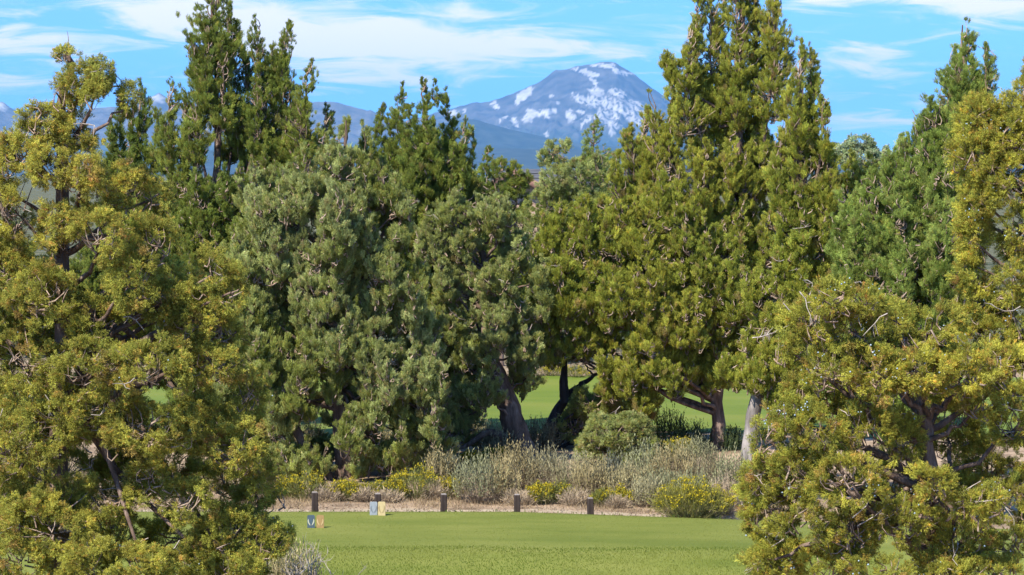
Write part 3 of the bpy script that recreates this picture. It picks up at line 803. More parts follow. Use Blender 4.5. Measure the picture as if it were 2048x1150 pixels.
tree('juniper_tree', 'small group of thin green juniper spires seen against the snowy far ridge', 60, 268, [(268, 900), (266, 600), (268, 340), (286, 170)], [
    S(240, 340, 240, 192, 18), S(264, 340, 266, 208, 14), S(288, 340, 287, 158, 20), S(313, 350, 315, 198, 14), S(223, 350, 222, 233, 12), S(336, 350, 336, 240, 14), E(270, 340, 56, 42), E(255, 410, 66, 60), E(310, 420, 50, 60), E(270, 500, 70, 80), E(270, 620, 80, 80)],
    'green', puff=0.089, elong=1.5, upk=.7, nspr=34, sl=.10, sw=.036, seed=5, sgrow=1.30, r0=.14, twigs=.5, limbs=False)
tree('juniper_tree', 'broad blue-green juniper with frosted tips above two dark trunks by the path', 52, 690, [(690, 975), (680, 820), (676, 640), (690, 420), (690, 240)], [
    S(690, 340, 689, 226, 24), S(655, 360, 645, 262, 22), S(730, 360, 728, 243, 15), S(618, 400, 614, 285, 26), S(765, 380, 768, 315, 22), S(575, 450, 572, 330, 24), S(530, 480, 524, 378, 20), S(792, 450, 796, 345, 20), S(705, 430, 708, 300, 22), S(660, 450, 664, 330, 24), S(490, 520, 486, 440, 18), E(680, 340, 56, 50), E(605, 390, 56, 56), E(755, 385, 56, 56), E(525, 420, 50, 52), E(800, 420, 44, 50), E(680, 440, 80, 62), E(565, 490, 66, 62), E(775, 510, 66, 66),
    E(485, 520, 36, 60), E(640, 570, 86, 70), E(520, 620, 56, 66), E(750, 630, 80, 70), E(835, 590, 40, 60), E(640, 700, 96, 66), E(525, 730, 56, 62), E(775, 760, 76, 66), E(590, 790, 66, 50), E(850, 740, 50, 60), E(730, 860, 56, 50), E(810, 870, 66, 50), E(860, 830, 50, 50), E(560, 870, 46, 46), E(790, 920, 60, 36), E(630, 890, 40, 36, .8), E(600, 930, 40, 30, .6), E(480, 650, 40, 60), E(470, 780, 40, 60), E(600, 650, 80, 70, .6), E(700, 520, 80, 70, .5), E(700, 780, 70, 60, .9), E(840, 680, 60, 60, .4), E(850, 900, 70, 46, .3), E(760, 930, 60, 40, .9), E(890, 930, 46, 36, .5), E(540, 800, 60, 60, .7), E(500, 880, 60, 60, .6), E(540, 930, 60, 40, .3), E(680, 890, 50, 50, 1.3), E(625, 925, 46, 34, -.6), E(725, 925, 40, 34, -.5), E(580, 920, 46, 36, -.3)],
    'bluegreen', puff=0.083, elong=1.7, upk=.65, cover=.95, nspr=32, sl=.08, sw=.028, seed=6, r0=.19, gap=-.5, stems=[[(672, 985, -.2), (640, 935, -.3), (600, 872, -.4), (555, 800, -.4), (530, 720, -.3)], [(700, 980, .3), (712, 860, .4), (740, 740, .3), (760, 620, .2)]], dead=50)
tree('juniper_tree', 'dark green juniper topped by four close candle-like spires, behind the frosted one', 59.5, 845, [(845, 900), (845, 600), (848, 330), (846, 170)], [
    S(800, 340, 800, 163, 18), S(845, 340, 846, 153, 20), S(871, 350, 872, 155, 18), S(896, 360, 895, 176, 18), S(824, 350, 825, 188, 16), S(762, 350, 762, 208, 18), S(926, 400, 925, 233, 20), S(945, 420, 946, 258, 14), S(728, 340, 727, 238, 12), S(782, 350, 780, 230, 16), S(742, 400, 742, 280, 16), E(840, 330, 66, 66), E(900, 380, 50, 66), E(780, 380, 60, 60), E(850, 450, 80, 76), E(930, 450, 40, 60), E(850, 560, 90, 80)],
    'green', puff=0.089, elong=1.5, upk=.7, nspr=36, sl=.095, sw=.034, seed=7, sgrow=1.35, r0=.16, twigs=.5, limbs=False)
tree('juniper_tree', 'pale blue-green juniper on a thick leaning fibrous trunk with a reddish split', 56, 1048, [(1048, 925), (1032, 860), (1008, 785), (975, 680), (972, 540), (940, 430)], [
    S(905, 470, 903, 378, 22), S(950, 470, 952, 384, 20), S(1000, 480, 1003, 396, 20), S(865, 520, 862, 430, 20), S(1035, 520, 1038, 440, 16), E(905, 415, 40, 32), E(948, 420, 34, 32), E(862, 480, 44, 50), E(930, 475, 50, 42), E(998, 440, 42, 42), E(1030, 490, 34, 44), E(890, 560, 50, 50), E(1012, 555, 34, 36), E(900, 645, 66, 50), E(860, 690, 50, 56), E(935, 715, 60, 48), E(1010, 670, 56, 40), E(1048, 700, 42, 40), E(1062, 752, 26, 26), E(958, 775, 42, 40), E(900, 790, 50, 46), E(885, 860, 46, 36), E(1050, 610, 34, 40), E(930, 840, 32, 32), E(960, 610, 36, 30, .8), E(1080, 560, 30, 50), E(940, 780, 60, 50, .7), E(870, 780, 60, 60, .7), E(1040, 740, 40, 40, .3), E(900, 700, 60, 60, .8), E(1000, 600, 50, 50, .8), E(1060, 660, 40, 50, .5), E(950, 880, 40, 30, .8), E(860, 880, 50, 46, .8), E(975, 560, 40, 40, -.5), E(988, 640, 36, 40, -.6), E(965, 700, 36, 36, -.6)],
    'bluegreen', puff=0.080, elong=1.5, upk=.6, cover=1.0, nspr=32, sl=.08, sw=.028, seed=8, stemr=.3, r0=.33, gap=-.5, dead=60, stems=[[(1035, 915, .1), (1015, 850, .15), (1000, 780, .2), (960, 720, .3)], [(1010, 875, -.2), (975, 865, -.3), (935, 890, -.3), (905, 900, -.3)]])
tree('juniper_tree', 'stunted juniper with a blackened trunk bent over towards the large tree', 57.5, 1092, [(1092, 930), (1094, 880), (1108, 835), (1140, 790), (1172, 762), (1222, 732)], [
    E(1180, 805, 40, 32), E(1150, 850, 34, 40), E(1222, 795, 36, 34), E(1128, 690, 46, 34), E(1098, 690, 32, 32), E(1160, 700, 34, 30), E(1120, 880, 22, 40, .4), E(1155, 830, 46, 46, .4), E(1205, 835, 46, 46, .5), E(1135, 875, 30, 44, .5), E(1180, 880, 40, 40, .6), E(1250, 820, 40, 40, .6)],
    'bluegreen', puff=0.077, elong=1.1, upk=.4, cover=.9, nspr=32, sl=.08, sw=.028, seed=9, r0=.17, bark='bark_dark', gap=-.4, dead=16, stems=[[(1132, 805, -.1), (1127, 770, -.1), (1129, 735, -.1), (1128, 690, 0)]])
tree('juniper_shrub', 'rounded grey-green juniper shrub among the sagebrush below the bent trunk', 54.2, 1236, [(1236, 955), (1236, 930), (1230, 890), (1232, 850)], [
    E(1235, 870, 56, 36), E(1190, 890, 32, 36), E(1282, 885, 34, 38), E(1240, 915, 46, 26), E(1205, 850, 30, 24), E(1265, 850, 36, 26)],
    'bluegreen', puff=0.066, elong=1.0, upk=.35, cover=1.1, nspr=32, sl=.075, sw=.026, seed=10, r0=.06, dead=14, cat='shrub')
tree('juniper_tree', 'great yellow-green juniper with many upright plumes and drooping feathery skirts', 57, 1433, [(1433, 925), (1436, 850), (1440, 700), (1470, 420), (1488, 0), (1492, -80)], [
    S(1374, 270, 1378, 45, 28), S(1396, 220, 1393, -40, 20), S(1424, 290, 1422, -70, 28), S(1476, 260, 1473, -90, 32), S(1512, 270, 1510, -100, 36), S(1550, 240, 1553, -70, 32), S(1448, 300, 1446, -30, 20, .8), E(1340, 135, 15, 22), S(1352, 260, 1344, 120, 12), S(1400, 330, 1398, 120, 30),
    S(1312, 430, 1311, 180, 40), S(1268, 430, 1264, 248, 36), S(1240, 450, 1234, 298, 22), S(1340, 360, 1338, 225, 22), S(1290, 430, 1288, 215, 30), E(1425, 360, 70, 70), E(1500, 340, 66, 66), E(1555, 340, 46, 66), E(1300, 460, 76, 70), E(1200, 490, 60, 66), E(1400, 490, 90, 76), E(1500, 480, 80, 76), E(1132, 510, 42, 50), E(1110, 455, 24, 44), E(1160, 430, 30, 40),
    E(1150, 590, 66, 56), E(1265, 590, 80, 62), E(1385, 610, 90, 66), E(1490, 600, 76, 66), E(1100, 610, 34, 46), E(1185, 670, 66, 40), E(1300, 700, 76, 50), E(1395, 705, 76, 50), E(1490, 700, 66, 56), E(1258, 765, 42, 34), E(1335, 748, 46, 34), E(1425, 745, 50, 34), E(1100, 660, 30, 36), E(1230, 720, 50, 34), E(1340, 540, 80, 70), E(1230, 560, 60, 60), E(1450, 560, 80, 70), E(1440, 660, 80, 60), E(1320, 640, 80, 60), E(1080, 560, 30, 50), E(1360, 420, 50, 60), E(1180, 560, 50, 60), E(1110, 700, 40, 30), E(1290, 800, 50, 32, -.6), E(1222, 765, 46, 34, -.4), E(1310, 760, 60, 36, .6)],
    'yellowgreen', puff=0.077, elong=1.7, upk=.55, cover=1.0, nspr=30, sl=.082, sw=.026, seed=11, sgrow=1.45, r0=.19, gap=-.6, dead=90, depthk=.7)
tree('juniper_tree', 'yellow-green juniper on a grey fluted trunk, standing at the end of the tee', 47.5, 1497, [(1497, 1040), (1494, 940), (1506, 830), (1540, 640), (1600, 350), (1605, 100)], [
    S(1595, 320, 1600, 78, 24), S(1617, 340, 1622, 88, 22), S(1645, 370, 1646, 158, 17), S(1660, 430, 1656, 258, 18), S(1575, 330, 1574, 180, 20), S(1636, 380, 1634, 210, 20), S(1610, 400, 1606, 200, 30), S(1560, 420, 1562, 260, 28), E(1610, 430, 50, 70), E(1570, 480, 56, 66), E(1600, 560, 56, 66), E(1540, 590, 56, 60), E(1590, 660, 46, 60), E(1530, 690, 50, 56), E(1580, 740, 40, 50), E(1515, 750, 46, 36), E(1555, 790, 36, 36), E(1470, 745, 36, 30), E(1640, 500, 36, 60)],
    'yellowgreen', puff=0.075, elong=1.6, upk=.55, cover=1.0, nspr=30, sl=.075, sw=.024, seed=12, sgrow=1.5, r0=.20, bark='bark_grey', gap=-.55, dead=50, depthk=.6)
tree('juniper_tree', 'blue-green pyramidal juniper with a sharp leading spire and a smaller second tip', 44.5, 1850, [(1850, 1070), (1848, 700), (1850, 450), (1900, 250), (1928, 50)], [
    S(1926, 330, 1928, 36, 34), S(1972, 280, 1974, 86, 16), S(1895, 360, 1896, 140, 28), S(1870, 390, 1868, 195, 24), S(1840, 430, 1838, 238, 24), S(1803, 460, 1800, 268, 20), S(1770, 490, 1765, 308, 20), S(1952, 340, 1952, 150, 24), E(1905, 390, 70, 76), E(1850, 460, 76, 76), E(1780, 510, 66, 66), E(1722, 500, 42, 60), E(1900, 550, 70, 70), E(1800, 610, 86, 70), E(1720, 600, 50, 66), E(1955, 340, 34, 56), E(1860, 680, 80, 60), E(1740, 700, 60, 60), E(1800, 800, 90, 60), S(1910, 300, 1908, 90, 26), S(1948, 260, 1946, 110, 22), S(1855, 380, 1853, 225, 24), S(1820, 420, 1818, 262, 22), S(1785, 450, 1783, 292, 22), S(1745, 470, 1742, 330, 22), S(1882, 330, 1880, 175, 24), E(1865, 340, 50, 56), E(1915, 270, 40, 60), E(1820, 400, 50, 56), E(1765, 450, 50, 50), E(1705, 440, 40, 50)],
    'deepgreen', puff=0.080, elong=1.45, upk=.6, cover=1.0, nspr=30, sl=.08, sw=.028, seed=13, grow=1.2, sgrow=1.75, r0=.17, dead=40)
tree('juniper_tree', 'yellow-green juniper tucked between the great juniper and the pyramidal one', 59.5, 1705, [(1705, 900), (1702, 600), (1705, 330)], [
    S(1690, 430, 1698, 298, 22), S(1738, 430, 1740, 305, 26), S(1665, 450, 1668, 330, 18), S(1715, 420, 1716, 322, 22), E(1700, 410, 52, 52), E(1680, 480, 46, 52), E(1740, 460, 46, 56), E(1700, 560, 60, 66), E(1690, 660, 60, 66)],
    'yellowgreen', puff=0.083, elong=1.6, upk=.6, nspr=34, sl=.095, sw=.032, seed=14, r0=.12, twigs=.5, limbs=False)

# more distant trees
tree('conifer_tree', 'slim dark conifer tip standing in front of the snowfields of the mountain', 90, 1187, [(1187, 800), (1187, 500), (1187, 232)], [
    S(1187, 350, 1187, 226, 24), S(1168, 360, 1168, 290, 14), S(1208, 360, 1212, 285, 16), E(1187, 370, 40, 50), E(1187, 450, 50, 60)],
    'deepgreen', puff=0.095, elong=1.1, upk=.2, cover=.75, nspr=30, sl=.13, sw=.042, seed=15, r0=.10, twigs=.6, limbs=False)
tree('juniper_tree', 'grey-green juniper with knobbly round top clumps beside the distant house roof', 82, 1120, [(1120, 880), (1118, 600), (1112, 300)], [
    E(1101, 300, 14, 19), E(1128, 299, 12, 17), E(1088, 318, 10, 14), E(1115, 328, 20, 16), E(1106, 360, 34, 28), E(1155, 350, 34, 36), E(1200, 345, 30, 36), E(1095, 410, 42, 46), E(1165, 420, 56, 56), E(1062, 470, 32, 46), E(1120, 500, 60, 60), E(1210, 440, 40, 60), E(1120, 600, 70, 70)],
    'bluegreen', puff=0.095, elong=1.2, upk=.4, nspr=34, sl=.11, sw=.038, seed=16, plumes=False, r0=.12, twigs=.5, limbs=False)
tree('juniper_tree', 'mixed green juniper with small round heads on the other side of the house roof', 84, 1000, [(1000, 850), (1000, 600), (985, 310)], [
    S(974, 390, 972, 288, 20), E(1002, 340, 18, 22), E(1030, 345, 14, 20), E(1036, 368, 20, 18), E(990, 390, 40, 34), E(1034, 404, 26, 24), E(965, 440, 40, 50), E(1020, 460, 44, 46), E(990, 560, 60, 60)],
    'green', puff=0.095, elong=1.2, upk=.4, nspr=34, sl=.115, sw=.04, seed=17, plumes=False, r0=.12, twigs=.5, limbs=False)
tree('deciduous_tree', 'airy pale green leafy treetop showing beyond the junipers', 118, 1725, [(1725, 640), (1722, 450), (1722, 280)], [
    E(1720, 288, 30, 20), E(1700, 300, 22, 16), E(1745, 298, 22, 14), E(1790, 302, 22, 12), E(1722, 320, 50, 26), E(1725, 370, 60, 40), E(1780, 340, 40, 30), E(1680, 300, 14, 12), E(1725, 440, 70, 60)],
    'greyleaf', puff=0.177, elong=1.0, upk=.3, cover=.6, nspr=32, sl=.17, sw=.055, seed=18, r0=.2, twigs=1.0, limbs=False, style='leafy', fat=1.0)
for i, (px, D, top, wd, pal) in enumerate([(60, 88, 470, 90, 'olive'), (200, 92, 450, 80, 'green'), (560, 90, 430, 90, 'bluegreen'), (720, 95, 460, 80, 'green'), (960, 92, 470, 70, 'bluegreen'),
                                             (1060, 96, 480, 60, 'yellowgreen'), (1230, 94, 480, 80, 'green'), (1380, 90, 470, 90, 'bluegreen'), (1540, 96, 480, 80, 'green'), (1660, 90, 470, 70, 'olive')]):
    b = HORIZON + CAM_H * FPX / D
    mid = (top + b) / 2
    tree('juniper_tree', {'olive': 'olive', 'green': 'dark green', 'bluegreen': 'grey-green', 'yellowgreen': 'yellow-green'}[pal] + ' juniper in the distant row along the far edge of the fairway', D, px, [(px, b), (px + 4, mid), (px - 3, top + 20)],
         [S(px, top + 90, px + 3, top, 26), S(px - wd * .5, top + 130, px - wd * .5, top + 40, 22), S(px + wd * .45, top + 120, px + wd * .5, top + 30, 22), E(px, top + 90, wd * .6, 50), E(px - wd * .4, mid, wd * .5, 50), E(px + wd * .4, mid, wd * .5, 50), E(px, b - 70, wd * .7, 40)],
         pal, puff=0.133, elong=1.3, upk=.5, nspr=28, sl=.16, sw=.06, seed=30 + i, r0=.14, twigs=.3, limbs=False, group='far row of junipers')
print('foliage tufts triangles', NTRI)


# ------------------------------------------------------------------ shrubs of the dry strip
def shrub(name, label, px, D, wpx, hpx, kind, seed, group=None, cat='shrub', dens=1.0):
    r = np.random.default_rng(4000 + seed)
    pm = FPX / D; W, H = wpx / pm / 2, hpx / pm
    x = at(px, 700, D)[0]; z = gz(x, D)
    H *= r.uniform(.66, .92) if kind == 'sage' else r.uniform(.82, 1.04); org = np.array([x, D, z]); root = empty(name, org); tag(root, label, cat, group)
    tintv = np.array([(1, 1, 1), (1.08, .98, .85), (.92, .88, .86), (.86, .95, .9), (1.1, 1.05, .95)][r.integers(5)]) * r.uniform(.60, .84)
    k = int((70 + 150 * W * 1.2) * dens)
    th = r.uniform(0, 2 * np.pi, k); q = np.sqrt(r.random(k))
    b = org + np.stack([np.cos(th) * q * W * .35, np.sin(th) * q * W * .35, np.full(k, -.03)], 1)
    hh = H * (.98 - .5 * q ** 2.2) * r.uniform(.72, 1.06, k)
    e = org + np.stack([np.cos(th) * q * W, np.sin(th) * q * W * .9, hh], 1) + r.normal(0, .03, (k, 3))
    m = (b + e) / 2 + np.stack([np.cos(th) * W * .12, np.sin(th) * W * .12, 0 * th], 1) + r.normal(0, .02, (k, 3))
    st = Leaves()
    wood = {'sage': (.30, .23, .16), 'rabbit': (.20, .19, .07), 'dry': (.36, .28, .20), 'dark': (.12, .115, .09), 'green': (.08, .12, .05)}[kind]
    cw = np.array(wood) * r.uniform(.55, 1.2, (k, 1))
    st.add(b, m - b, np.linalg.norm(m - b, axis=1) * 1.05, .012, cw * .9)
    st.add(m, e - m, np.linalg.norm(e - m, axis=1) * 1.05, .011, cw)
    # side twigs of the woody body
    ks = int(k * 3.2); ii = r.integers(k, size=ks); t = r.uniform(.15, .85, ks)[:, None]
    pb = np.where(t < .5, b[ii] + (m[ii] - b[ii]) * t * 2, m[ii] + (e[ii] - m[ii]) * (t - .5) * 2)
    st.add(pb, unit(e[ii] - b[ii]) + unit(r.normal(size=(ks, 3))) * .9, r.uniform(.06, .17, ks), .009, cw[ii] * r.uniform(.8, 1.2, (ks, 1)))
    o = st.build('stems', M['shrub'], root, org, r, fold=.3); tag(o, kind='stuff')
    fl = Leaves()
    if kind in ('sage', 'dark', 'green'):
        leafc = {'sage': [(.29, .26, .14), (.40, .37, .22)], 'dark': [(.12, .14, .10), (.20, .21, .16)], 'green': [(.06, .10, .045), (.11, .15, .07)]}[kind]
        # upright flower stalks standing above the leafy body
        kk = 9; n_ = int(k * 1.0); ii = r.permutation(k)[:n_]
        tl = r.uniform(.16, .34, n_) * min(1.0, H / .7 + .2)
        d = unit(unit(e[ii] - m[ii]) * .5 + np.array([0, 0, 1.0]) + r.normal(0, .12, (n_, 3)))
        jj = np.repeat(np.arange(n_), kk); u = np.tile(np.linspace(-.5, 1, kk), n_)
        P = e[ii][jj] + d[jj] * (u * tl[jj])[:, None] + r.normal(0, .008, (len(jj), 3))
        f = r.random((n_, 1))[jj]
        fl.add(P, d[jj] + r.normal(0, .28, (len(jj), 3)), r.uniform(.05, .085, len(jj)), r.uniform(.012, .020, len(jj)), (np.array(leafc[0]) * (1 - f) + np.array(leafc[1]) * f) * r.uniform(.75, 1.2, (len(jj), 1)))
        kb = k * 11; ii = r.integers(k, size=kb); t = r.uniform(.25, 1, kb)[:, None]
        P = m[ii] + (e[ii] - m[ii]) * t + r.normal(0, .035, (kb, 3))
        fl.add(P, unit(r.normal(size=(kb, 3))) + np.array([0, 0, .7]), r.uniform(.03, .06, kb), r.uniform(.009, .016, kb), np.array(leafc[0]) * r.uniform(.6, 1.25, (kb, 1)))
        fl.c = [q * tintv for q in fl.c]
        o = fl.build('leaves', M['shrub'], root, org, r)
    elif kind == 'rabbit':
        kb = k * 9; ii = r.integers(k, size=kb); t = r.uniform(.1, 1, kb)[:, None]
        P = m[ii] + (e[ii] - m[ii]) * t + r.normal(0, .03, (kb, 3))
        fl.add(P, unit(e[ii] - b[ii]) + r.normal(0, .35, (kb, 3)), r.uniform(.05, .10, kb), r.uniform(.007, .013, kb), np.array((.145, .16, .035) if dens < 2 else (.21, .20, .032)) * r.uniform(.5, 1.35, (kb, 1)))
        o = fl.build('leaves', M['shrub'], root, org, r)
        f2 = Leaves(); kk = 13; ok = np.nonzero(r.random(k) < (.30 if dens < 2 else .08) + .5 * sstep(-.3, .6, lump(e, 4, seed)))[0]
        jj = np.repeat(ok, kk)
        P = e[jj] + r.normal(0, .026, (len(jj), 3)) * np.array([1, 1, .8])
        f2.add(P, unit(r.normal(size=(len(jj), 3))) + np.array([0, 0, .9]), r.uniform(.022, .042, len(jj)), r.uniform(.016, .028, len(jj)), np.array((.40, .32, .018)) * r.uniform(.6, 1.15, (len(jj), 1)))
        if len(jj): tag(f2.build('flowers', M['shrub'], root, org, r), kind='stuff')
    else:
        kb = k * 8; ii = r.integers(k, size=kb); t = r.uniform(.1, 1, kb)[:, None]
        P = m[ii] + (e[ii] - m[ii]) * t + r.normal(0, .03, (kb, 3))
        fl.add(P, unit(e[ii] - b[ii]) + r.normal(0, .4, (kb, 3)), r.uniform(.05, .12, kb), r.uniform(.006, .011, kb), np.array((.42, .33, .22)) * r.uniform(.6, 1.2, (kb, 1)))
        o = fl.build('leaves', M['shrub'], root, org, r)
    tag(o, kind='stuff')
    return root

def dist(py, z=.12): return (CAM_H - z) * FPX / (py - HORIZON)
RB, SG, DY = 'rabbitbrush along the path', 'sagebrush of the dry strip', 'dry shrubs of the dry strip'
LR = 'yellow-flowering rabbitbrush in the row behind the wooden posts'
LS = 'grey-green sagebrush with pale upright stalks in the strip behind the posts'
LD = 'low straw-coloured dry bush in the strip of brush behind the posts'
SHRUBS = [  # kind, px, base row, width, height, label, group
    ('rabbit', 612, 1004, 90, 62, LR, RB), ('rabbit', 570, 1000, 80, 50, LR, RB), ('rabbit', 690, 1004, 80, 42, LR, RB), ('rabbit', 745, 1003, 70, 40, LR, RB), ('dry', 650, 1006, 70, 30, LD, DY), ('dry', 730, 1007, 60, 24, LD, DY), ('rabbit', 785, 1003, 60, 40, LR, RB),
    ('rabbit', 832, 1002, 110, 72, 'tall rabbitbrush heavy with yellow flowers under the frosted juniper', None),
    ('dry', 872, 1004, 60, 44, LD, DY), ('rabbit', 905, 1003, 56, 48, LR, RB), ('dry', 780, 1008, 50, 22, LD, DY),
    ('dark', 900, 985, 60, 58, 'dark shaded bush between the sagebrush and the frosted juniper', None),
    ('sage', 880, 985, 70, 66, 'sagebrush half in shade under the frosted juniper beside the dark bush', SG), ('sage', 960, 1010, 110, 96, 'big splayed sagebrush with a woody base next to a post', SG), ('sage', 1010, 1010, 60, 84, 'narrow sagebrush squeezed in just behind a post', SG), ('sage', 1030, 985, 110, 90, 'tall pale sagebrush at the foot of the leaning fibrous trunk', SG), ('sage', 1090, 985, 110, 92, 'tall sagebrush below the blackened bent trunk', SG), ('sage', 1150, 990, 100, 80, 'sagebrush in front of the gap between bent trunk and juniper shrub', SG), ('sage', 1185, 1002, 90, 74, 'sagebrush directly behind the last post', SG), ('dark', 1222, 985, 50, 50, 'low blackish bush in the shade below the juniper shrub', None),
    ('sage', 1255, 1005, 80, 66, 'low sagebrush beside the blackish bush', SG), ('sage', 1290, 985, 110, 84, 'sagebrush right below the grey-green juniper shrub', SG), ('sage', 1345, 990, 100, 84, 'sagebrush in the middle of the strip behind the largest rabbitbrush', SG), ('dry', 1395, 985, 90, 80, LD, DY), ('sage', 1430, 1000, 90, 90, 'sagebrush in front of the great juniper trunk', SG), ('sage', 1465, 1020, 70, 110, 'tall narrow sagebrush against the grey fluted trunk', SG), ('sage', 1330, 1012, 110, 66, 'front sagebrush just beside the largest rabbitbrush', SG), ('sage', 1300, 1018, 70, 50, 'small sagebrush at the path edge before the largest rabbitbrush', SG), ('sage', 1390, 1020, 100, 70, 'pale green sagebrush rising over the largest rabbitbrush', SG), ('dry', 1450, 1035, 70, 90, LD, DY),
    ('rabbit', 1085, 1012, 66, 50, 'bright yellow rabbitbrush beside the post in front of tall sagebrush', None), ('rabbit', 1126, 1010, 44, 42, LR, RB), ('rabbit', 1205, 1018, 40, 40, LR, RB), ('rabbit', 1245, 1016, 44, 34, LR, RB), ('dry', 1150, 1014, 70, 34, LD, DY), ('dry', 1040, 1013, 70, 30, LD, DY), ('dry', 1235, 1020, 50, 24, LD, DY),
    ('rabbit', 1385, 1046, 170, 82, 'largest rabbitbrush, olive with yellow sprays, at the end of the path', None, 2.2),
    ('rabbit', 1355, 930, 80, 56, 'rabbitbrush with yellow crown among sage near the great juniper trunk', None), ('sage', 1390, 945, 80, 60, 'sagebrush beside the yellow-crowned rabbitbrush by the great trunk', SG), ('green', 1340, 905, 70, 80, 'tall dark green stalky bush beside the juniper shrub', None), ('green', 1390, 905, 70, 44, 'low dark green bush at the edge of the fairway', None), ('green', 1462, 905, 50, 36, 'dark green tuft between the two trunks of yellow-green junipers', None),
    ('rabbit', 940, 945, 50, 40, LR, RB), ('rabbit', 990, 930, 60, 34, 'small rabbitbrush at the foot of the leaning fibrous trunk', None), ('sage', 1000, 915, 90, 60, 'sagebrush behind the leaning fibrous trunk', SG), ('sage', 870, 905, 90, 60, LS, SG), ('sage', 930, 890, 90, 60, LS, SG), ('sage', 1080, 905, 80, 56, 'sagebrush between the leaning trunk and the bent trunk', SG), ('dry', 980, 905, 80, 50, LD, DY),
    ('sage', 520, 930, 110, 80, LS, SG), ('sage', 600, 900, 100, 70, LS, SG), ('sage', 740, 900, 100, 60, LS, SG), ('sage', 30, 985, 110, 80, LS, SG), ('sage', 130, 990, 110, 70, LS, SG), ('dry', 220, 1000, 90, 60, LD, DY), ('sage', 300, 990, 110, 80, LS, SG), ('dry', 370, 985, 90, 60, LD, DY), ('sage', 440, 985, 100, 80, LS, SG), ('dry', 500, 1003, 90, 50, LD, DY), ('sage', 1540, 1000, 90, 80, LS, SG), ('sage', 1620, 960, 100, 80, LS, SG),
]
FAR = [('rabbit', 1100, 752, 60, 26), ('rabbit', 1150, 755, 60, 24), ('dry', 1190, 752, 60, 24), ('dry', 1060, 753, 60, 24), ('rabbit', 1300, 755, 60, 26), ('dry', 1400, 755, 60, 26), ('dry', 1250, 753, 60, 26), ('rabbit', 690, 755, 70, 26), ('dry', 610, 755, 60, 24)]
NAMES = {'rabbit': 'rabbitbrush', 'sage': 'sagebrush', 'dry': 'dry_bush', 'dark': 'shaded_bush', 'green': 'green_bush'}
for i, (kind, px, by, wd, hp, lab, grp, *dn) in enumerate(SHRUBS):
    shrub(NAMES[kind], lab, px, dist(by, .10), wd, hp, kind, i, grp, dens=dn[0] if dn else 1.0)
for i, (kind, px, by, wd, hp) in enumerate(FAR):
    shrub(NAMES[kind], 'yellow rabbitbrush on the far edge of the fairway' if kind == 'rabbit' else 'dry tawny bush on the far edge of the fairway', px, dist(by, 0), wd, hp, kind, 100 + i, 'rabbitbrush beyond the fairway' if kind == 'rabbit' else 'dry bushes beyond the fairway', dens=.6)

# bleached dead sagebrush poking up below the golden-olive juniper
def dead_shrub(px, D, hpx, seed, label):
    r = np.random.default_rng(seed); pm = FPX / D
    x = at(px, 900, D)[0]; org = np.array([x, D, gz(x, D)]); root = empty('dead_sagebrush', org); tag(root, label, 'shrub')
    tb = []
    def grow(p, d, ln, rad, lev):
        q = [p]
        for _ in range(4):
            d = unit(d + r.normal(0, .22, 3) + np.array([0, 0, .06])); q.append(q[-1] + d * ln / 4)
        tb.append(tube(np.array(q), np.linspace(rad, rad * .45, 5), 5))
        if lev < 3:
            for _ in range(3):
                j = r.integers(2, 5); grow(q[j], unit(d + r.normal(0, .55, 3)), ln * r.uniform(.45, .75), rad * .55, lev + 1)
    for _ in range(6): grow(org + np.append(r.normal(0, .08, 2), -.03), unit(np.array([r.normal(0, .5), r.normal(0, .4), 1.0])), hpx / pm * .55, .016, 0)
    V, F = merge(tb); tag(mesh_np('branches', V, F, M['deadwood'], root, org, nside=4), kind='stuff')
dead_shrub(598, 37.5, 140, 3, 'bleached leafless sagebrush with crooked white twigs under the olive juniper')
dead_shrub(420, 37.0, 120, 4, 'bleached leafless sagebrush half hidden inside the low olive juniper limbs')
shrub('sagebrush', 'pale sagebrush stalks beside the bleached leafless one at the lawn edge', 575, 38.0, 130, 120, 'sage', 201)


# ------------------------------------------------------------------ posts and tee markers
def bm_obj(name, build, mat, parent, smooth=False):
    import bmesh
    bm = bmesh.new(); build(bm)
    me = bpy.data.meshes.new(name); bm.to_mesh(me); bm.free(); me.materials.append(mat)
    o = bpy.data.objects.new(name, me); col.objects.link(o)
    if parent is not None: o.parent = parent
    return o

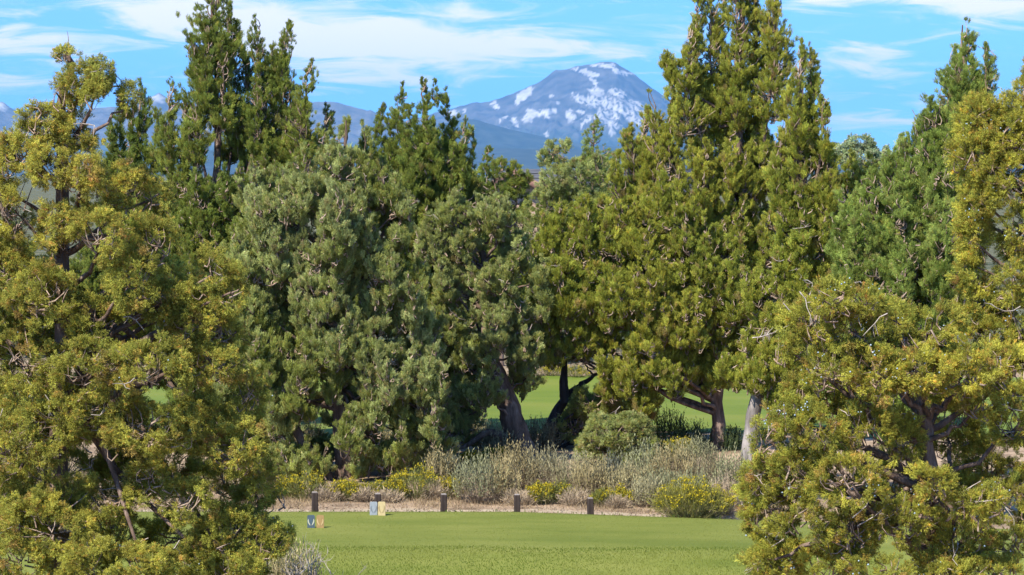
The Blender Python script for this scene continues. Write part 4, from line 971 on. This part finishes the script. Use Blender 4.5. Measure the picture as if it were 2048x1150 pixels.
def post(px, top, bottom, label, D, yaw):
    import bmesh
    pm = FPX / D; x = at(px, 1000, D)[0]; z = gz(x, D)
    ztop = at(px, top, D)[2]
    H = ztop - z; wv = .105
    root = empty('wooden_post', (x, D, z)); root.rotation_euler = (R(.8 * math.sin(px)), R(.9 * math.cos(px * 1.7)), R(yaw)); tag(root, label, 'post', 'low posts along the path')
    def build(bm):
        rr = np.random.default_rng(int(px))
        rings = [(-.15, 1), (.02, 1.0), (H * .5, 1.0), (H - .022, 1), (H - .004, .86)]
        vs_ = []
        for zz, sc_ in rings:
            h = wv / 2 * sc_; c = .012
            pts = [(-h + c, -h), (h - c, -h), (h, -h + c), (h, h - c), (h - c, h), (-h + c, h), (-h, h - c), (-h, -h + c)]
            vs_.append([bm.verts.new((a + rr.normal(0, .0012), b + rr.normal(0, .0012), zz)) for a, b in pts])
        for a, b in zip(vs_[:-1], vs_[1:]):
            for i in range(8): bm.faces.new((a[i], a[(i + 1) % 8], b[(i + 1) % 8], b[i]))
        bm.faces.new(list(reversed(vs_[0])))
    bm_obj('shaft', build, M['post'], root)
    def cap(bm):
        h = wv / 2 * .86
        b = [bm.verts.new((a * h, c * h, H - .004)) for a, c in ((-1, -1), (1, -1), (1, 1), (-1, 1))]
        t = [bm.verts.new((a * h * .8, c * h * .8, H + .008)) for a, c in ((-1, -1), (1, -1), (1, 1), (-1, 1))]
        for i in range(4): bm.faces.new((b[i], b[(i + 1) % 4], t[(i + 1) % 4], t[i]))
        bm.faces.new(t)
    bm_obj('end_grain', cap, M['end'], root)
M['end'] = mat_noise('weathered_end_grain', [(.3, (.12, .10, .09)), (.7, (.26, .23, .21))], 60, 4)
PD = lambda px: float(tee_far(at(px, 1000, 46.6)[0])) + .12
for px, top, bot, lab, yaw in [(367, 978, 1006, 'dark wooden post glimpsed through the limbs of the olive juniper', 8), (630, 984, 1023, 'dark wooden post standing just behind the dark blue marker', 14), (756, 987, 1025, 'dark wooden post directly behind the pale blue and tan markers', 10),
                               (887, 988, 1024, 'dark wooden post in front of the tall flowering rabbitbrush', 12), (1034, 989, 1027, 'dark wooden post in front of the tallest sagebrush', 5), (1181, 996, 1032, 'dark wooden post last along the path before the largest rabbitbrush', 9)]:
    post(px, top, bot, lab, PD(px), yaw)

def mat_flat(name, c, rough=.55):
    return mat_noise(name, [(.3, tuple(v * .85 for v in c)), (.7, tuple(min(1, v * 1.1) for v in c))], 25, 4, rough, .15, 90, bdist=.002)
def marker(px, top, bot, c, emb, label, yaw, lean):
    import bmesh
    D = dist(bot, .26); x = at(px, 1030, D)[0]; z = gz(x, D); D = (CAM_H - z) * FPX / (bot - HORIZON); x = at(px, 1030, D)[0]; z = gz(x, D)
    pm = FPX / D; H = (bot - top) / pm; W = 15.0 / pm
    root = empty('tee_marker', (x, D, z)); root.rotation_euler = (R(lean), 0, R(yaw)); tag(root, label, 'tee marker', 'tee markers')
    def plate(bm):
        rc = .022; T = .016; pts = [(-W / 2, .0), (W / 2, .0)]
        for k in range(6): a = math.pi / 2 * k / 5; pts.append((W / 2 - rc + rc * math.cos(a), H - rc + rc * math.sin(a)))
        for k in range(6): a = math.pi / 2 + math.pi / 2 * k / 5; pts.append((-W / 2 + rc + rc * math.cos(a), H - rc + rc * math.sin(a)))
        f = [bm.verts.new((a, -T / 2, b + .012)) for a, b in pts]; g = [bm.verts.new((a, T / 2, b + .012)) for a, b in pts]
        k = len(pts)
        for i in range(k): bm.faces.new((f[i], g[i], g[(i + 1) % k], f[(i + 1) % k]))
        bm.faces.new(list(reversed(f))) if False else bm.faces.new(f); bm.faces.new(list(reversed(g)))
        bmesh.ops.recalc_face_normals(bm, faces=bm.faces)
    bm_obj('plate', plate, mat_flat('marker_paint', c), root)
    me_ = mat_flat('emblem_paint', emb)
    for sgn in (-1, 1):          # two curved branches opening upwards like a lyre
        def arc(bm, sgn=sgn):
            k = 12; A = []; B = []
            for i in range(k):
                t = i / (k - 1)
                cx_ = sgn * W * (.10 + .27 * math.sin(t * 2.15)) ; cz = H * (.20 + .52 * t)
                wd = W * .085 * (math.sin(math.pi * min(1, t * .92 + .08)) ** .6 + .05)
                A.append((cx_ - wd, cz)); B.append((cx_ + wd, cz))
            lo = [bm.verts.new((a, -.0115, b + .012)) for a, b in A + B[::-1]]; hi = [bm.verts.new((a, -.0075, b + .012)) for a, b in A + B[::-1]]
            m_ = len(lo)
            for i in range(m_): bm.faces.new((lo[i], hi[i], hi[(i + 1) % m_], lo[(i + 1) % m_]))
            for i in range(k - 1): bm.faces.new((lo[i], lo[i + 1], lo[m_ - 2 - i], lo[m_ - 1 - i]))
            bmesh.ops.recalc_face_normals(bm, faces=bm.faces)
        bm_obj('emblem_branch', arc, me_, root)
    for sx in (-1, 1):
        V, F = tube(np.array([[sx * W * .25, 0, -.09], [sx * W * .25, 0, .02]]), [.006, .006], 6)
        mesh_np('stake', V, F, M['post'], root, nside=4)
marker(622, 1034, 1060, (.058, .085, .11), (.36, .36, .28), 'dark blue tee marker with two pale curved branches', 4, 2)
marker(640.5, 1034, 1060, (.25, .165, .07), (.38, .28, .14), 'ochre tee marker beside the dark blue one', -3, 1)
marker(747, 1007, 1034, (.27, .30, .33), (.17, .19, .21), 'pale blue tee marker in front of a post', 10, 3)
marker(763.5, 1007, 1035, (.36, .29, .15), (.24, .185, .09), 'pale tan tee marker beside the pale blue one', -8, -1)


# ------------------------------------------------------------------ house beyond the trees
def house():
    D = 126.0; pm = FPX / D
    x0, x1 = at(985, 350, D)[0], at(1400, 350, D)[0]
    zr = at(1070, 338, D)[2]                      # ridge height
    org = np.array([(x0 + x1) / 2, D, 0.0]); root = empty('house', org); tag(root, 'low house with dark shingled roof and red-brown fascia between distant junipers', 'house')
    def box(name, a, b, mat, par=root):
        a, b = np.array(a) - org, np.array(b) - org
        V = np.array([[(a, b)[i][0], (a, b)[j][1], (a, b)[k][2]] for k in (0, 1) for j in (0, 1) for i in (0, 1)])
        F = np.array([[0, 2, 3, 1], [4, 5, 7, 6], [0, 1, 5, 4], [2, 6, 7, 3], [0, 4, 6, 2], [1, 3, 7, 5]])
        return mesh_np(name, V, F, mat, par, nside=4)
    wall = mat_noise('stucco', [(.3, (.30, .20, .15)), (.7, (.38, .27, .21))], 6, 4, .9, .3, 40)
    roofm = mat_noise('dark_shingle', [(.3, (.05, .055, .07)), (.7, (.10, .105, .125))], 5, 5, .9, .6, 16, (.4, 1, 3))
    trim = mat_noise('red_brown_fascia', [(.3, (.15, .080, .062)), (.7, (.21, .115, .09))], 8, 3)
    glass = mat_noise('window_glass', [(.3, (.02, .03, .04)), (.7, (.04, .05, .06))], 1, 1, .08, spec=.6)
    eave, y0, y1 = 3.1, D - 5.0, D + 5.0
    box('wall', (x0 + .5, y0 + .5, -.1), (x1 - .5, y1 - .5, eave + .15), wall)
    def slab(name, p, th, mat, par=root):
        p = np.array(p) - org; nrm_ = unit(np.cross(p[1] - p[0], p[3] - p[0])); nrm_ = nrm_ if nrm_[2] > 0 else -nrm_
        V = np.concatenate([p, p - nrm_ * th]); F = np.array([[0, 1, 2, 3], [7, 6, 5, 4], [0, 4, 5, 1], [1, 5, 6, 2], [2, 6, 7, 3], [3, 7, 4, 0]])
        return mesh_np(name, V, F, mat, par, nside=4)
    rf = slab('roof', [(x0, y0, eave), (x1, y0, eave), (x1, D + .002, zr), (x0, D + .002, zr)], .16, roofm)
    slab('roof', [(x1, y1, eave), (x0, y1, eave), (x0, D + .01, zr - .004), (x1, D + .01, zr - .004)], .16, roofm)
    for k in range(14):        # shingle courses
        t = (k + .5) / 14.5
        ya, za = y0 + (D - y0) * t, eave + (zr - eave) * t
        box('shingle_course', (x0 + .02, ya - .02, za + .004), (x1 - .02, ya + .10, za + .085), roofm, rf)
    # gable wing towards the course
    xa = at(1028, 345, D - 9)[0]; za = at(1028, 340, D - 9)[2]; hw = 4.6; ze = za - hw * .52
    for s_ in (-1, 1):
        slab('wing_roof', [(xa, D - 9, za), (xa + s_ * hw, D - 9, ze), (xa + s_ * hw, D - 1.2, ze), (xa, D - 1.2, za)], .14, roofm)
        a, b = np.array((xa, D - 9.06, za + .03)), np.array((xa + s_ * (hw + .05), D - 9.06, ze + .0))
        V = np.array([a, b, b - (0, 0, .34), a - (0, 0, .34)]); V = np.concatenate([V, V + (0, .055, 0)]) - org
        mesh_np('fascia', V, np.array([[0, 1, 2, 3], [7, 6, 5, 4], [0, 4, 5, 1], [1, 5, 6, 2], [2, 6, 7, 3], [3, 7, 4, 0]]), trim, root, nside=4)
    V = np.array([(xa - hw + .6, D - 8.3, -.1), (xa + hw - .6, D - 8.3, -.1), (xa + hw - .6, D - 8.3, ze + .1), (xa, D - 8.3, za - .3), (xa - hw + .6, D - 8.3, ze + .1)])
    V = np.concatenate([V, V + (0, 4, 0)]) - org
    me = bpy.data.meshes.new('wing_wall'); me.from_pydata([tuple(v) for v in V], [], [(0, 1, 2, 3, 4), (9, 8, 7, 6, 5), (0, 5, 6, 1), (1, 6, 7, 2), (3, 8, 9, 4), (4, 9, 5, 0), (2, 7, 8, 3)]); me.materials.append(wall)
    o = bpy.data.objects.new('wing_wall', me); col.objects.link(o); o.parent = root
    for wx in (-2, 1.2):
        wn = box('window', (xa + wx - .5, D - 8.36, 1.0), (xa + wx + .5, D - 8.28, 2.3), trim)
        box('pane', (xa + wx - .42, D - 8.38, 1.08), (xa + wx + .42, D - 8.355, 2.22), glass, wn)
house()


# ------------------------------------------------------------------ air
def haze():
    m, n = mat_new('mountain_haze')
    v = n('ShaderNodeVolumePrincipled', {'Color': (.175, .47, .87, 1), 'Density': 1.7e-5, 'Anisotropy': 0.0})
    n('ShaderNodeOutputMaterial', {'Volume': v.outputs[0]})
    a, b = np.array((-31000., -1700., -4.)), np.array((31000., 63000., 1990.))
    V = np.array([[(a, b)[i][0], (a, b)[j][1], (a, b)[k][2]] for k in (0, 1) for j in (0, 1) for i in (0, 1)])
    F = np.array([[0, 2, 3, 1], [4, 5, 7, 6], [0, 1, 5, 4], [2, 6, 7, 3], [0, 4, 6, 2], [1, 3, 7, 5]])
    tag(mesh_np('haze', V, F, m, nside=4), 'blue summer haze between the junipers and the mountains', 'haze', kind='stuff')
haze()
print('triangles', sum(sum(len(p.vertices) - 2 for p in o.data.polygons) if len(o.data.polygons) < 3000 else len(o.data.polygons) * (len(o.data.polygons[0].vertices) - 2) for o in bpy.data.objects if o.type == 'MESH'))
